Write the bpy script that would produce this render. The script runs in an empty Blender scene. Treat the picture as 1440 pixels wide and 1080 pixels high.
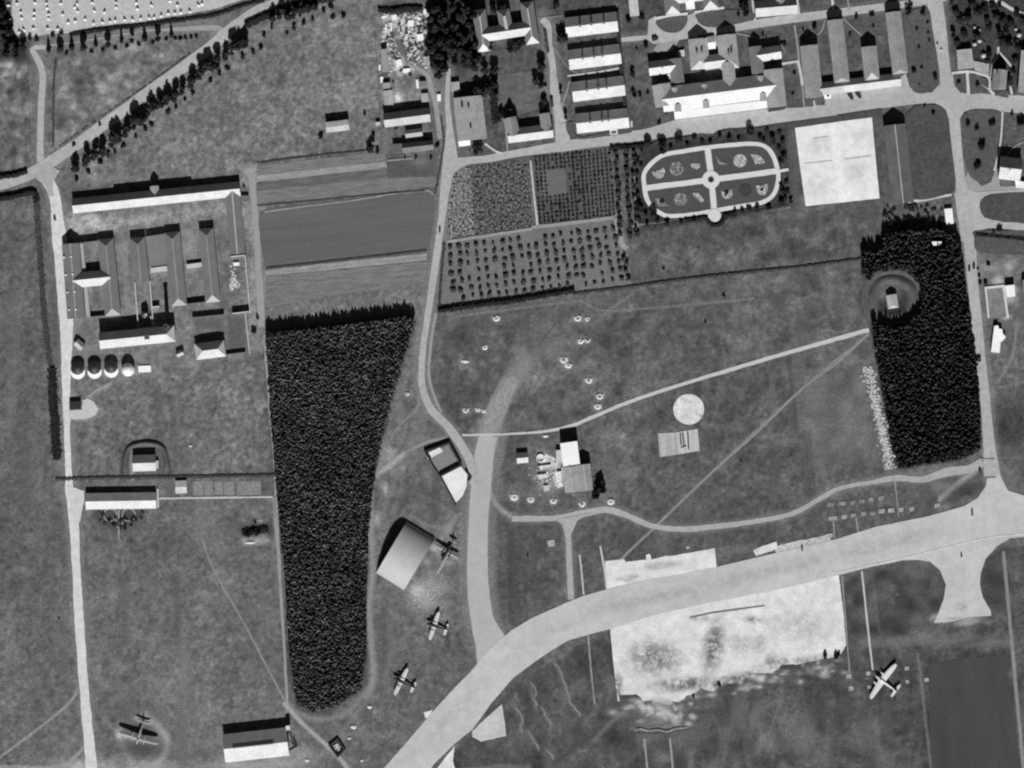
import bpy, math, random
import numpy as np
from mathutils import Vector

random.seed(7)
rng = np.random.default_rng(7)
C = bpy.context.scene.collection
SC = bpy.context.scene

# ------------------------------------------------------------------ camera, sky, sun, exposure
ALT = 4000.0
cam_d = bpy.data.cameras.new('camera')
cam = bpy.data.objects.new('camera', cam_d)
C.objects.link(cam)
cam.location = (0, 0, ALT)
cam_d.sensor_width = 36
cam_d.lens = 36 * ALT / 720.0
cam_d.clip_start = 50
cam_d.clip_end = 60000
SC.camera = cam

SUN_EL = math.radians(38)
SHX, SHY = -0.06, 1.0                      # direction in which shadows fall on the ground
sl = math.hypot(SHX, SHY)
to_sun = Vector((-SHX / sl * math.cos(SUN_EL), -SHY / sl * math.cos(SUN_EL), math.sin(SUN_EL)))
world = bpy.data.worlds.new('World')
SC.world = world
world.use_nodes = True
wn = world.node_tree
bg = wn.nodes['Background']
sky = wn.nodes.new('ShaderNodeTexSky')
sky.sky_type = 'NISHITA'
sky.sun_disc = False
sky.sun_elevation = SUN_EL
sky.sun_rotation = math.atan2(to_sun.x, to_sun.y)
sky.altitude = 0
sky.air_density = 0.6            # a clear, dry day
sky.dust_density = 0.3
bw = wn.nodes.new('ShaderNodeSeparateColor')     # black and white film behind a deep yellow filter: the sky counts by its red light only
wn.links.new(sky.outputs[0], bw.inputs[0])
wn.links.new(bw.outputs[0], bg.inputs['Color'])
bg.inputs['Strength'].default_value = 0.05
sun_d = bpy.data.lights.new('sun', 'SUN')
sun_d.energy = 5.0
sun_d.angle = math.radians(0.5)
sun = bpy.data.objects.new('sun', sun_d)
C.objects.link(sun)
sun.rotation_euler = to_sun.to_track_quat('Z', 'Y').to_euler()
sun.location = (0, 0, 500)
SC.view_settings.view_transform = 'Standard'
SC.view_settings.look = 'None'
SC.view_settings.exposure = 0.0
SC.view_settings.gamma = 1.0
SC.view_settings.use_curve_mapping = False
try:
    SC.cycles.filter_width = 2.2
except Exception:
    pass

# ------------------------------------------------------------------ plan coordinates: survey units of half a metre
S = 0.5
def X(px): return (px - 720.0) * S
def Y(py): return (540.0 - py) * S
def W(p, z=0.0): return (X(p[0]), Y(p[1]), z)
def q(x0, y0, k, pts): return [(x0 + a / k, y0 + b / k) for a, b in pts]
GAIN = 1.0
def lin(v):
    v = v / 255.0
    return v / 12.92 if v <= 0.04045 else ((v + 0.055) / 1.055) ** 2.4
def alb(v): return lin(v) * GAIN

# ------------------------------------------------------------------ materials
MATS = {}
def mat(name, a, big=0.10, bs=0.05, mid=0.12, ms=0.25, fine=0.12, fs=1.1, rough=0.95, spec=0.1, attr=False, streak=None, blots=None):
    if name in MATS: return MATS[name]
    m = bpy.data.materials.new(name)
    m.use_nodes = True
    t = m.node_tree
    N, L = t.nodes, t.links
    b = N['Principled BSDF']
    b.inputs['Roughness'].default_value = rough
    b.inputs['Specular IOR Level'].default_value = spec
    g = N.new('ShaderNodeNewGeometry')
    src = g.outputs['Position']
    if streak:
        mp = N.new('ShaderNodeMapping')
        mp.vector_type = 'TEXTURE'
        mp.inputs['Rotation'].default_value = (0, 0, math.radians(streak[0]))
        mp.inputs['Scale'].default_value = (1 / streak[1], 1, 1)
        L.new(src, mp.inputs[0]); src = mp.outputs[0]
    acc = None
    for amp, sc, det in ((big, bs, 3.0), (mid, ms, 3.0), (fine, fs, 1.0)):
        if amp <= 0: continue
        if det == 1.0: src = g.outputs['Position']
        n = N.new('ShaderNodeTexNoise')
        n.inputs['Scale'].default_value = sc
        n.inputs['Detail'].default_value = det
        L.new(src, n.inputs['Vector'])
        k = N.new('ShaderNodeMath'); k.operation = 'MULTIPLY_ADD'
        k.inputs[1].default_value = amp * 4; k.inputs[2].default_value = 1 - amp * 2
        L.new(n.outputs[0], k.inputs[0])
        if acc is None: acc = k.outputs[0]
        else:
            x = N.new('ShaderNodeMath'); x.operation = 'MULTIPLY'
            L.new(acc, x.inputs[0]); L.new(k.outputs[0], x.inputs[1]); acc = x.outputs[0]
    if blots:
        def mth(op, a_, b_=None):
            k = N.new('ShaderNodeMath'); k.operation = op
            for i_, v_ in enumerate((a_, b_)):
                if v_ is None: continue
                if isinstance(v_, (int, float)): k.inputs[i_].default_value = v_
                else: L.new(v_, k.inputs[i_])
            return k.outputs[0]
        tot = None
        for (bx_, by_, rx_, ry_, am_, an_) in blots:
            mp = N.new('ShaderNodeMapping'); mp.vector_type = 'TEXTURE'
            mp.inputs['Location'].default_value = (X(bx_), Y(by_), 0)
            mp.inputs['Rotation'].default_value = (0, 0, math.radians(-an_))
            mp.inputs['Scale'].default_value = (rx_ * S, ry_ * S, 1000)
            L.new(g.outputs['Position'], mp.inputs[0])
            ln = N.new('ShaderNodeVectorMath'); ln.operation = 'LENGTH'; L.new(mp.outputs[0], ln.inputs[0])
            w_ = N.new('ShaderNodeMapRange'); w_.interpolation_type = 'SMOOTHSTEP'
            w_.inputs['From Min'].default_value = 1.3; w_.inputs['From Max'].default_value = .2; w_.inputs['To Max'].default_value = am_
            L.new(ln.outputs['Value'], w_.inputs['Value'])
            tot = w_.outputs[0] if tot is None else mth('MAXIMUM', tot, w_.outputs[0])
        nz = N.new('ShaderNodeTexNoise'); nz.inputs['Scale'].default_value = .17; nz.inputs['Detail'].default_value = 5; nz.inputs['Roughness'].default_value = .7
        L.new(g.outputs['Position'], nz.inputs['Vector'])
        th = N.new('ShaderNodeMapRange'); th.inputs['From Min'].default_value = .33; th.inputs['From Max'].default_value = .56
        L.new(nz.outputs[0], th.inputs['Value'])
        f_ = mth('SUBTRACT', 1.0, mth('MULTIPLY', tot, th.outputs[0]))
        acc = f_ if acc is None else mth('MULTIPLY', acc, f_)
    x = N.new('ShaderNodeMath'); x.operation = 'MULTIPLY'
    if attr:
        at = N.new('ShaderNodeAttribute'); at.attribute_name = 'soil'
        L.new(at.outputs['Fac'], x.inputs[1])
    else:
        x.inputs[1].default_value = a
    if acc is not None: L.new(acc, x.inputs[0])
    else: x.inputs[0].default_value = 1
    mx = N.new('ShaderNodeMath'); mx.operation = 'MINIMUM'; mx.inputs[1].default_value = 0.9
    L.new(x.outputs[0], mx.inputs[0])
    mn = N.new('ShaderNodeMath'); mn.operation = 'MAXIMUM'; mn.inputs[1].default_value = 0.004
    L.new(mx.outputs[0], mn.inputs[0])
    cb = N.new('ShaderNodeCombineColor')
    for i in range(3): L.new(mn.outputs[0], cb.inputs[i])
    L.new(cb.outputs[0], b.inputs['Base Color'])
    MATS[name] = m
    return m

def roofm(name, a, v=1.0): return mat(name, a, 0.10 * v, 0.12, 0.12 * v, 0.7, 0.12 * v, 1.6, 0.5, 0.5)   # smooth slate and tile shine where they face the sun
ROOF_PALE = roofm('sun toned pale slate roof', 0.42, 1.6)  # paler for east-west ridges: sun on the south slope put into colour
ROOF_BRIGHT = roofm('sun toned bright roof', 0.49, 1.3)  # brightest east-west roofs, sunlit slope contrast included in the tone
ROOF_TILE = roofm('red tile roof', 0.40, 1.6)
ROOF_MID = roofm('weathered sheet roof', 0.36, 1.8)
ROOF_GREY = roofm('grey felt and shade toned roof', 0.29, 1.8)  # sheds, and north-south halls whose weaker sunlight is put into colour
ROOF_DULL = mat('shade toned dull glazed tile roof', .19, .10, .12, .12, .7, .12, 1.6, .36, .6)  # darker for north-south ridges: slope shading put into the base tone
ROOF_CAMO = roofm('dark painted roof', 0.12, 2.0)
ROOF_TAR = roofm('tarred roof', 0.02)
WALL_M = roofm('plastered wall', 0.45)
BRICK_M = roofm('dark brick wall', 0.16)
CAP_M = roofm('pale ridge tiles', 0.45)
SOOT_M = roofm('sooty brick', 0.06)
CONC_M = roofm('light concrete', 0.6)
DECK_W = mat('white roof deck', .84, .06, .12, .06, .7, .08, 1.6)
DECK_P = mat('pale roof deck', .5, .10, .12, .12, .7, .12, 1.6)
LEAF_D = mat('dark needles', 0.026, .15, .2, .25, 1.2, .2, 3, .8, .1)
LEAF_M = mat('dull summer leaves', 0.05, .15, .2, .25, 1.2, .2, 3, .8, .1)
LEAF_W = mat('woodland foliage', 0.085, .40, .07, 1.0, .24, .3, 1.2, .8, .1)
LEAF_E = mat('dark woodland foliage', 0.038, .35, .05, 1.2, .26, .3, 1.2, .8, .1)
LEAF_O = mat('orchard leaves', 0.075, .15, .2, .25, 1.2, .2, 3, .8, .1)
BARK_M = mat('bark', 0.05, .1, .2, .1, 1, .1, 3)
METAL_P = mat('pale aluminium skin', 0.62, .06, .3, .08, 1.2, .05, 4, .45, .4)
METAL_C = mat('mid grey camouflage paint', 0.13, .2, .3, .1, 1.2, .05, 4, .5, .5)
METAL_L = mat('sheen pale grey paint', 0.33, .25, .4, .2, 1.2, .1, 4, .55, .4)  # pale fuselage paint; on wing leading edges their sheen put into colour
METAL_D = mat('dark camouflage paint', 0.03, .2, .3, .1, 1.2, .05, 4, .6, .3)
METAL_G = mat('pale weathered paint', 0.55, .12, .3, .1, 1.2, .05, 4, .6, .3)
BLACK_M = mat('black rubber', 0.02, 0, 1, 0, 1, .05, 3)
GLASS_M = mat('dull cockpit glazing', 0.05, 0, 1, 0, 1, .05, 3, .2, .5)
TRUCK_M = mat('dark vehicle paint', 0.03, .05, 1, .05, 2, .05, 4, .6, .3)
EARTH_P = mat('pale dug earth', 0.52, .1, .2, .15, .8, .15, 2)
EARTH_M = mat('turfed earth bank', 0.095, .1, .1, .2, .4, .15, 1.5)
RUBBLE_M = mat('pale rubble', 0.50, .1, .2, .3, .8, .2, 2)
STRAW_M = mat('straw', 0.72, .05, .3, .1, 1, .1, 3)
HAY_M = mat('weathered hay', 0.42, .05, .3, .2, 1, .2, 3)

# ------------------------------------------------------------------ object helpers
ORD = ('first second third fourth fifth sixth seventh eighth ninth tenth eleventh twelfth thirteenth fourteenth fifteenth '
       'sixteenth seventeenth eighteenth nineteenth twentieth').split()
TENS = {2: 'twenty', 3: 'thirty', 4: 'forty', 5: 'fifty', 6: 'sixty', 7: 'seventy', 8: 'eighty', 9: 'ninety'}
def nth(i):
    if i < 20: return ORD[i]
    n = i + 1
    t, u = divmod(n, 10)
    if u == 0: return {20: 'twentieth', 30: 'thirtieth', 40: 'fortieth', 50: 'fiftieth', 60: 'sixtieth', 70: 'seventieth', 80: 'eightieth', 90: 'ninetieth'}[n]
    return TENS[t] + '-' + ORD[u - 1]

def tag(o, label=None, cat=None, group=None, kind=None):
    if label: o['label'] = label
    if cat: o['category'] = cat
    if group: o['group'] = group
    if kind: o['kind'] = kind
    return o

def mesh_obj(name, verts, faces, mats, parent=None, fm=None, smooth=False):
    me = bpy.data.meshes.new(name)
    if parent is not None:
        ox, oy, oz = parent['_o'] if '_o' in parent else (0, 0, 0)
        verts = [(v[0] - ox, v[1] - oy, v[2] - oz) for v in verts]
    me.from_pydata([tuple(v) for v in verts], [], [tuple(f) for f in faces])
    if not isinstance(mats, (list, tuple)): mats = [mats]
    for m in mats: me.materials.append(m)
    if fm: me.polygons.foreach_set('material_index', fm)
    if smooth: me.polygons.foreach_set('use_smooth', [True] * len(faces))
    me.update()
    o = bpy.data.objects.new(name, me)
    C.objects.link(o)
    if parent is not None:
        o.parent = parent
        if '_o' in parent: o['_o'] = parent['_o']
    return o

def thing(name, label, cat, loc, group=None):
    o = bpy.data.objects.new(name, None)
    C.objects.link(o)
    o.location = loc
    o.empty_display_size = 1
    o['_o'] = tuple(loc)
    return tag(o, label, cat, group)

def copy_tree(o, parent=None):
    c = o.copy(); C.objects.link(c)
    if parent is not None: c.parent = parent
    for ch in o.children: copy_tree(ch, c)
    return c

class MB:
    """collects vertices and faces of one mesh"""
    def __init__(s): s.v, s.f, s.m = [], [], []
    def add(s, vs, fs, mi=0):
        k = len(s.v); s.v += [tuple(x) for x in vs]
        for f in fs: s.f.append(tuple(i + k for i in f)); s.m.append(mi)
    def prism(s, pts, z0, z1, mi=0):
        n = len(pts)
        a = sum(pts[i][0] * pts[(i + 1) % n][1] - pts[(i + 1) % n][0] * pts[i][1] for i in range(n))
        if a < 0: pts = pts[::-1]
        vs = [(p[0], p[1], z0) for p in pts] + [(p[0], p[1], z1) for p in pts]
        fs = [tuple(range(n - 1, -1, -1)), tuple(range(n, 2 * n))] + [(i, (i + 1) % n, n + (i + 1) % n, n + i) for i in range(n)]
        s.add(vs, fs, mi)
    def box(s, c, sx, sy, z0, z1, a=0.0, mi=0):
        ca, sa = math.cos(a), math.sin(a)
        s.prism([(c[0] + x * ca - y * sa, c[1] + x * sa + y * ca) for x, y in ((-sx/2, -sy/2), (sx/2, -sy/2), (sx/2, sy/2), (-sx/2, sy/2))], z0, z1, mi)
    def lathe(s, c, prof, n=16, mi=0):
        vs, fs = [], []
        for r, z in prof:
            for i in range(n):
                t = 2 * math.pi * i / n
                vs.append((c[0] + r * math.cos(t), c[1] + r * math.sin(t), z))
        for k in range(len(prof) - 1):
            for i in range(n):
                j = (i + 1) % n
                fs.append((k * n + i, k * n + j, (k + 1) * n + j, (k + 1) * n + i))
        fs.append(tuple(range((len(prof) - 1) * n, len(prof) * n)))
        s.add(vs, fs, mi)
    def tube(s, a, b, r0, r1, n=6, mi=0):
        a, b = Vector(a), Vector(b)
        d = (b - a).normalized()
        u = d.cross(Vector((0, 0, 1)))
        if u.length < 1e-3: u = Vector((1, 0, 0))
        u.normalize(); w = d.cross(u)
        vs = []
        for p, r in ((a, r0), (b, r1)):
            for i in range(n):
                t = 2 * math.pi * i / n
                vs.append(p + u * (r * math.cos(t)) + w * (r * math.sin(t)))
        fs = [(i, (i + 1) % n, n + (i + 1) % n, n + i) for i in range(n)] + [tuple(range(n - 1, -1, -1)), tuple(range(n, 2 * n))]
        s.add(vs, fs, mi)
    def build(s, name, mats, parent=None, smooth=False):
        return mesh_obj(name, s.v, s.f, mats, parent, s.m, smooth)

def spline(pts, step=3.0, closed=False):
    P = [Vector((p[0], p[1])) for p in pts]
    n = len(P); out = []
    segs = n if closed else n - 1
    for i in range(segs):
        p1, p2 = P[i % n], P[(i + 1) % n]
        p0 = P[(i - 1) % n] if (closed or i > 0) else p1 - (p2 - p1)
        p3 = P[(i + 2) % n] if (closed or i + 2 < n) else p2 + (p2 - p1)
        k = max(1, int((p2 - p1).length / step))
        for j in range(k):
            t = j / k
            out.append(0.5 * ((2 * p1) + (p2 - p0) * t + (2 * p0 - 5 * p1 + 4 * p2 - p3) * t * t + (3 * p1 - p0 - 3 * p2 + p3) * t ** 3))
    if not closed: out.append(P[-1])
    return [(p.x, p.y) for p in out]

NSH = [0]
def sheet(name, pts, m, z, label=None, smooth=False, step=4, rag=0.0, kind='structure', cat=None):
    if smooth: pts = spline(pts, step, True)
    elif rag > 0:
        o = []
        for i, p in enumerate(pts):
            r = pts[(i + 1) % len(pts)]
            k = max(1, int(math.hypot(r[0] - p[0], r[1] - p[1]) / step))
            o += [(p[0] + (r[0] - p[0]) * j / k, p[1] + (r[1] - p[1]) * j / k) for j in range(k)]
        pts = o
    if rag:
        jx = jy = 0; o = []
        for x, y in pts:
            jx = .6 * jx + random.uniform(-rag, rag) * .7; jy = .6 * jy + random.uniform(-rag, rag) * .7; o.append((x + jx, y + jy))
        pts = o
    NSH[0] += 1; z += NSH[0] * .0004
    v = [W(p, z) for p in pts]
    n = len(v)
    a = sum(v[i][0] * v[(i + 1) % n][1] - v[(i + 1) % n][0] * v[i][1] for i in range(n))
    if a < 0: v = v[::-1]
    o = mesh_obj(name, v, [tuple(range(n))], m)
    return tag(o, label, cat, None, kind)

def ribbon(name, pts, w, m, z, label=None, rag=0.25, step=3.0, closed=False, kind='structure'):
    """w in plan units: a number, or one value per point"""
    ws = w if isinstance(w, (list, tuple)) else [w] * len(pts)
    sp = spline([(p[0], p[1]) for p in pts], step, closed)
    # widths by nearest parameter
    cum = [0]
    for i in range(1, len(pts)): cum.append(cum[-1] + math.dist(pts[i - 1], pts[i]))
    sc = [0]
    for i in range(1, len(sp)): sc.append(sc[-1] + math.dist(sp[i - 1], sp[i]))
    f = cum[-1] / max(sc[-1], 1e-6) if not closed else 1
    NSH[0] += 1; z += NSH[0] * .0004
    if max(ws) >= 8 and 'garden' not in name: gstroke(pts, max(ws) * .85 + 5, 126, .45, 3.5)
    vs = []; jit = {1: 0, -1: 0}
    n = len(sp)
    for i, p in enumerate(sp):
        a = sp[(i - 1) % n] if (closed or i > 0) else p
        b = sp[(i + 1) % n] if (closed or i < n - 1) else p
        d = Vector((b[0] - a[0], b[1] - a[1])).normalized()
        hw = np.interp(sc[i] * f, cum, ws) / 2 if not closed else ws[0] / 2
        for s_ in (1, -1):
            jit[s_] = .75 * jit[s_] + random.uniform(-rag, rag) * .8; r = hw + jit[s_]
            vs.append(W((p[0] - d.y * r * s_, p[1] + d.x * r * s_), z))
    fs = []
    for i in range(n if closed else n - 1):
        j = (i + 1) % n
        fs.append((2 * i, 2 * j, 2 * j + 1, 2 * i + 1))
    # face upward
    a, b, c_ = (Vector(vs[k]) for k in fs[0][:3])
    if (b - a).cross(c_ - a).z < 0: fs = [f_[::-1] for f_ in fs]
    o = mesh_obj(name, vs, fs, m)
    return tag(o, label, None, None, kind)
# ------------------------------------------------------------------ the ground: one sheet, its soil and turf tone worn by use
GX0, GY0, GW, GH, GS = -60, -60, 781, 601, 2
tone = np.full((GH, GW), 99.0)
gx = GX0 + GS * np.arange(GW)
gy = GY0 + GS * np.arange(GH)
PXX, PYY = np.meshgrid(gx, gy)

def blur(a, s):
    if s <= 0: return a
    r = max(1, int(3 * s)); k = np.exp(-0.5 * (np.arange(-r, r + 1) / s) ** 2); k /= k.sum()
    p = np.pad(a, ((r, r), (0, 0)), mode='edge')
    a = sum(k[i] * p[i:i + a.shape[0]] for i in range(2 * r + 1))
    p = np.pad(a, ((0, 0), (r, r)), mode='edge')
    return sum(k[i] * p[:, i:i + a.shape[1]] for i in range(2 * r + 1))

def pmask(pts):
    m = np.zeros(PXX.shape, bool)
    n = len(pts)
    for i in range(n):
        x1, y1 = pts[i]; x2, y2 = pts[(i + 1) % n]
        if y1 == y2: continue
        c = ((PYY >= min(y1, y2)) & (PYY < max(y1, y2)))
        m ^= c & (PXX < x1 + (PYY - y1) * (x2 - x1) / (y2 - y1))
    return m
random.seed(2)
def gpoly(pts, v, a=1.0, soft=1.5):
    global tone
    m = blur(pmask(pts).astype(float), soft) * a
    tone = tone * (1 - m) + v * m
def gblob(x, y, rx, ry, v, a=1.0, ang=0, hard=1.0):
    c, s = math.cos(math.radians(ang)), math.sin(math.radians(ang))
    dx, dy = PXX - x, PYY - y
    d = ((dx * c + dy * s) / rx) ** 2 + ((-dx * s + dy * c) / ry) ** 2
    m = a * np.exp(-0.9 * d ** hard)
    global tone
    tone = tone * (1 - m) + v * m
def gstroke(pts, w, v, a=1.0, soft=1.2, wob=0.0):
    global tone
    a = min(1.0, a * 1.25); w = max(w, 1.6)
    pts = spline(pts, 6)
    if wob: pts = [(x + random.uniform(-wob, wob), y + random.uniform(-wob, wob)) for x, y in pts]
    m = np.zeros(tone.shape)
    for (x1, y1), (x2, y2) in zip(pts, pts[1:]):
        bx0, bx1 = min(x1, x2) - w - 8, max(x1, x2) + w + 8
        by0, by1 = min(y1, y2) - w - 8, max(y1, y2) + w + 8
        i0, i1 = max(0, int((bx0 - GX0) / GS)), min(GW, int((bx1 - GX0) / GS) + 2)
        j0, j1 = max(0, int((by0 - GY0) / GS)), min(GH, int((by1 - GY0) / GS) + 2)
        if i0 >= i1 or j0 >= j1: continue
        px, py = PXX[j0:j1, i0:i1], PYY[j0:j1, i0:i1]
        L2 = max((x2 - x1) ** 2 + (y2 - y1) ** 2, 1e-6)
        t = np.clip(((px - x1) * (x2 - x1) + (py - y1) * (y2 - y1)) / L2, 0, 1)
        d = np.hypot(px - x1 - t * (x2 - x1), py - y1 - t * (y2 - y1))
        k = np.clip((w / 2 + soft - d) / (2 * soft), 0, 1)
        m[j0:j1, i0:i1] = np.maximum(m[j0:j1, i0:i1], k)
    m *= a
    tone = tone * (1 - m) + v * m

WOOD_W = [(374, 468), (480, 458), (575, 444), (583, 452), (572, 492), (556, 545), (541, 602), (530, 650), (523, 700), (517, 760), (515, 850), (514, 930), (507, 970), (474, 992), (440, 1001), (418, 990), (409, 930), (403, 830), (394, 730), (386, 640), (380, 560)]
WOOD_E = [(1242, 328), (1300, 322), (1342, 330), (1350, 350), (1357, 400), (1368, 480), (1376, 545), (1379, 600), (1378, 632), (1352, 646), (1310, 652), (1262, 660), (1256, 640), (1243, 565), (1232, 500), (1226, 464), (1226, 400), (1212, 384), (1212, 354), (1240, 352)]

def inside_poly(p, poly):
    c = False; n = len(poly)
    for i in range(n):
        (x1, y1), (x2, y2) = poly[i], poly[(i + 1) % n]
        if (y1 > p[1]) != (y2 > p[1]) and p[0] < x1 + (p[1] - y1) * (x2 - x1) / (y2 - y1): c = not c
    return c
# broad land use
gpoly([(-70, -70), (540, -70), (540, 60), (360, 232), (100, 250), (60, 225), (-70, 270)], 104)
gpoly([(108, 246), (130, 212), (310, 66), (405, 8), (535, -10), (532, 215), (360, 226), (330, 244), (108, 262)], 112)
gpoly([(78, 74), (130, 70), (278, 50), (215, 100), (78, 208)], 106)
for x, y, r, v in ((90, 125, 14, 138), (105, 150, 12, 132), (140, 130, 22, 124), (165, 110, 20, 122), (118, 110, 16, 88), (115, 135, 10, 92), (200, 75, 20, 122)):
    gblob(x, y, r, r, v, .8)
gpoly([(-70, 84), (41, 82), (43, 215), (36, 236), (-70, 250)], 108)
for x, y, r, v in ((20, 95, 16, 140), (5, 125, 12, 138), (30, 120, 10, 84), (15, 165, 16, 92), (8, 150, 8, 130), (20, 200, 14, 86), (35, 210, 8, 118)):
    gblob(x, y, r, r * .7, v, .8)
gpoly([(-70, 270), (48, 268), (66, 440), (78, 680), (100, 860), (-70, 860)], 96)
gpoly([(-70, 850), (100, 850), (112, 960), (120, 1150), (-70, 1150)], 104)
gpoly([(88, 300), (350, 270), (354, 500), (92, 545)], 112)
gpoly([(92, 305), (160, 304), (340, 282), (336, 300), (160, 322), (92, 332)], 142, 1, 3)
gblob(122, 312, 36, 9, 190, .95); gblob(160, 313, 14, 7, 160, .5)
gpoly([(92, 535), (370, 505), (386, 668), (96, 672)], 106)
gpoly([(122, 700), (388, 700), (402, 1000), (470, 1060), (480, 1100), (132, 1100)], 104)
gpoly([(340, 235), (372, 232), (372, 500), (352, 500)], 132, 1, 3)
gpoly([(345, 235), (362, 235), (362, 262), (345, 262)], 150, 1, 2)
gpoly([(370, 435), (600, 405), (600, 430), (372, 460)], 112, 1, 3)
gpoly([(580, 440), (606, 440), (592, 545), (655, 620), (665, 700), (660, 850), (680, 930), (600, 1020), (520, 1100), (470, 1080), (470, 1000), (514, 960), (520, 760), (530, 650)], 104)
gpoly([(612, 440), (1212, 372), (1256, 660), (1250, 680), (1120, 722), (930, 745), (690, 720), (650, 612), (600, 540)], 93)
gpoly([(690, 725), (830, 740), (1165, 700), (1380, 650), (1390, 690), (1180, 757), (800, 845), (700, 890)], 88)
gpoly([(720, 965), (860, 880), (1340, 790), (1500, 750), (1500, 1150), (560, 1150)], 80)
gpoly([(1303, 925), (1418, 912), (1440, 1150), (1300, 1150)], 66, 1, 2)
gpoly([(1400, 540), (1500, 540), (1500, 700), (1410, 650)], 84)
gpoly([(885, 345), (915, 328), (1236, 284), (1240, 350), (1210, 365), (885, 400)], 88)
gpoly([(612, 60), (1500, -70), (1500, 290), (1240, 290), (640, 225)], 86)
gpoly([(640, -70), (1330, -70), (1320, 110), (640, 200)], 84)
gpoly([(530, 15), (612, 0), (618, 150), (625, 215), (540, 215)], 118)
gpoly([(543, 150), (612, 146), (620, 215), (546, 222)], 96)
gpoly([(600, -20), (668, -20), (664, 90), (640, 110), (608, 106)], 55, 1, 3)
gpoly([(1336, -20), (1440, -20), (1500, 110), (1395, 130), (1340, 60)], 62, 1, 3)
gpoly([(1242, 285), (1330, 280), (1332, 318), (1345, 330), (1240, 335)], 96)
gpoly([(896, 205), (1108, 175), (1120, 292), (900, 325)], 58, 1, 2)
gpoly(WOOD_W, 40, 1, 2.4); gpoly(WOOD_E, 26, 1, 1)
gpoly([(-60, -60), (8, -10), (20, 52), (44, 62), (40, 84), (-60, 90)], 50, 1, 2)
# meadow bands and stains on the airfield
for x, y, rx, ry, v, a in ((1110, 430, 40, 60, 104, .6), (1170, 560, 45, 60, 104, .7), (1080, 640, 50, 40, 88, .6), (900, 470, 60, 40, 84, .6), (760, 520, 26, 34, 122, .7), (700, 560, 20, 16, 74, .5),
        (640, 470, 24, 30, 84, .5), (680, 530, 10, 8, 66, .7), (905, 680, 40, 40, 82, .6), (740, 800, 30, 50, 78, .6), (880, 765, 30, 20, 78, .5), (1000, 500, 50, 50, 90, .5), (870, 640, 30, 40, 102, .5),
        (1105, 1030, 50, 50, 106, .6), (1240, 1030, 16, 40, 108, .7), (1260, 1010, 24, 60, 72, .6), (1270, 870, 40, 30, 74, .6), (1310, 900, 90, 14, 104, .8), (1100, 960, 60, 12, 70, .6), (900, 1060, 60, 20, 92, .6),
        (760, 1000, 60, 50, 86, .5), (1335, 945, 14, 16, 96, .7), (1000, 1040, 30, 50, 94, .5), (1040, 1060, 20, 30, 70, .5), (200, 780, 40, 30, 92, .5), (250, 900, 60, 60, 110, .5), (60, 430, 40, 80, 100, .5),
        (60, 900, 40, 60, 96, .5), (300, 560, 50, 30, 114, .6), (200, 580, 40, 30, 94, .5), (330, 620, 40, 30, 116, .5), (1060, 320, 60, 14, 74, .5), (1180, 310, 40, 14, 92, .5), (990, 360, 60, 16, 98, .5),
        (560, 560, 14, 60, 130, .5), (548, 640, 14, 22, 146, .6), (545, 620, 6, 8, 84, .7), (600, 700, 20, 20, 92, .5), (700, 640, 12, 20, 90, .5), (640, 880, 30, 30, 92, .5), (590, 990, 30, 30, 94, .5), (880, 355, 20, 14, 84, .6),
        (1390, 470, 20, 40, 92, .5), (1416, 600, 26, 30, 62, .9), (1230, 845, 20, 40, 88, .5), (1180, 1050, 30, 30, 80, .5), (430, 130, 40, 30, 116, .5), (250, 200, 50, 20, 118, .5), (470, 190, 20, 14, 90, .6), (380, 60, 40, 20, 104, .5), (500, 110, 30, 40, 116, .5)):
    gblob(x, y, rx, ry, v, a)
# patchiness no map records
for s, amp in ((30, 3), (12, 2.5), (5, 2.5), (2, 4), (.8, 7)):
    n = rng.standard_normal(tone.shape); n = blur(n, s); n /= n.std(); tone *= 1 + n * amp / 100
# grain stronger in the rough fields
def rough(pts, amp, s=1.5):
    global tone
    n = blur(rng.standard_normal(tone.shape), s); n /= n.std(); tone = tone * (1 + n * amp * blur(pmask(pts).astype(float), 2))
gpoly([(1130, 530), (1222, 512), (1243, 600), (1250, 640), (1136, 662)], 104, .75, 4)
gpoly([(1186, 815), (1230, 800), (1290, 790), (1318, 803), (1328, 830), (1322, 855), (1310, 876), (1270, 890), (1195, 895)], 74, .9, 3); gpoly([(1382, 815), (1400, 775), (1420, 765), (1425, 860), (1400, 862)], 76, .9, 3)
rough([(1186, 815), (1290, 790), (1328, 830), (1310, 876), (1195, 895)], .12, 2.5)
rough([(78, 74), (130, 70), (278, 50), (215, 100), (78, 208)], .10, 2); rough([(-60, 84), (41, 82), (43, 215), (36, 236), (-60, 250)], .13, 2); rough([(108, 246), (310, 66), (535, -10), (532, 215), (330, 244)], .06, .8)
rough([(96, 535), (370, 505), (386, 668), (96, 672)], .06, .8); rough([(720, 965), (860, 880), (1500, 750), (1500, 1150), (560, 1150)], .09, 4); rough([(885, 345), (1236, 284), (1240, 350), (885, 400)], .08, 3); rough([(612, 440), (1212, 372), (1256, 660), (690, 720)], .06, 3)
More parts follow.
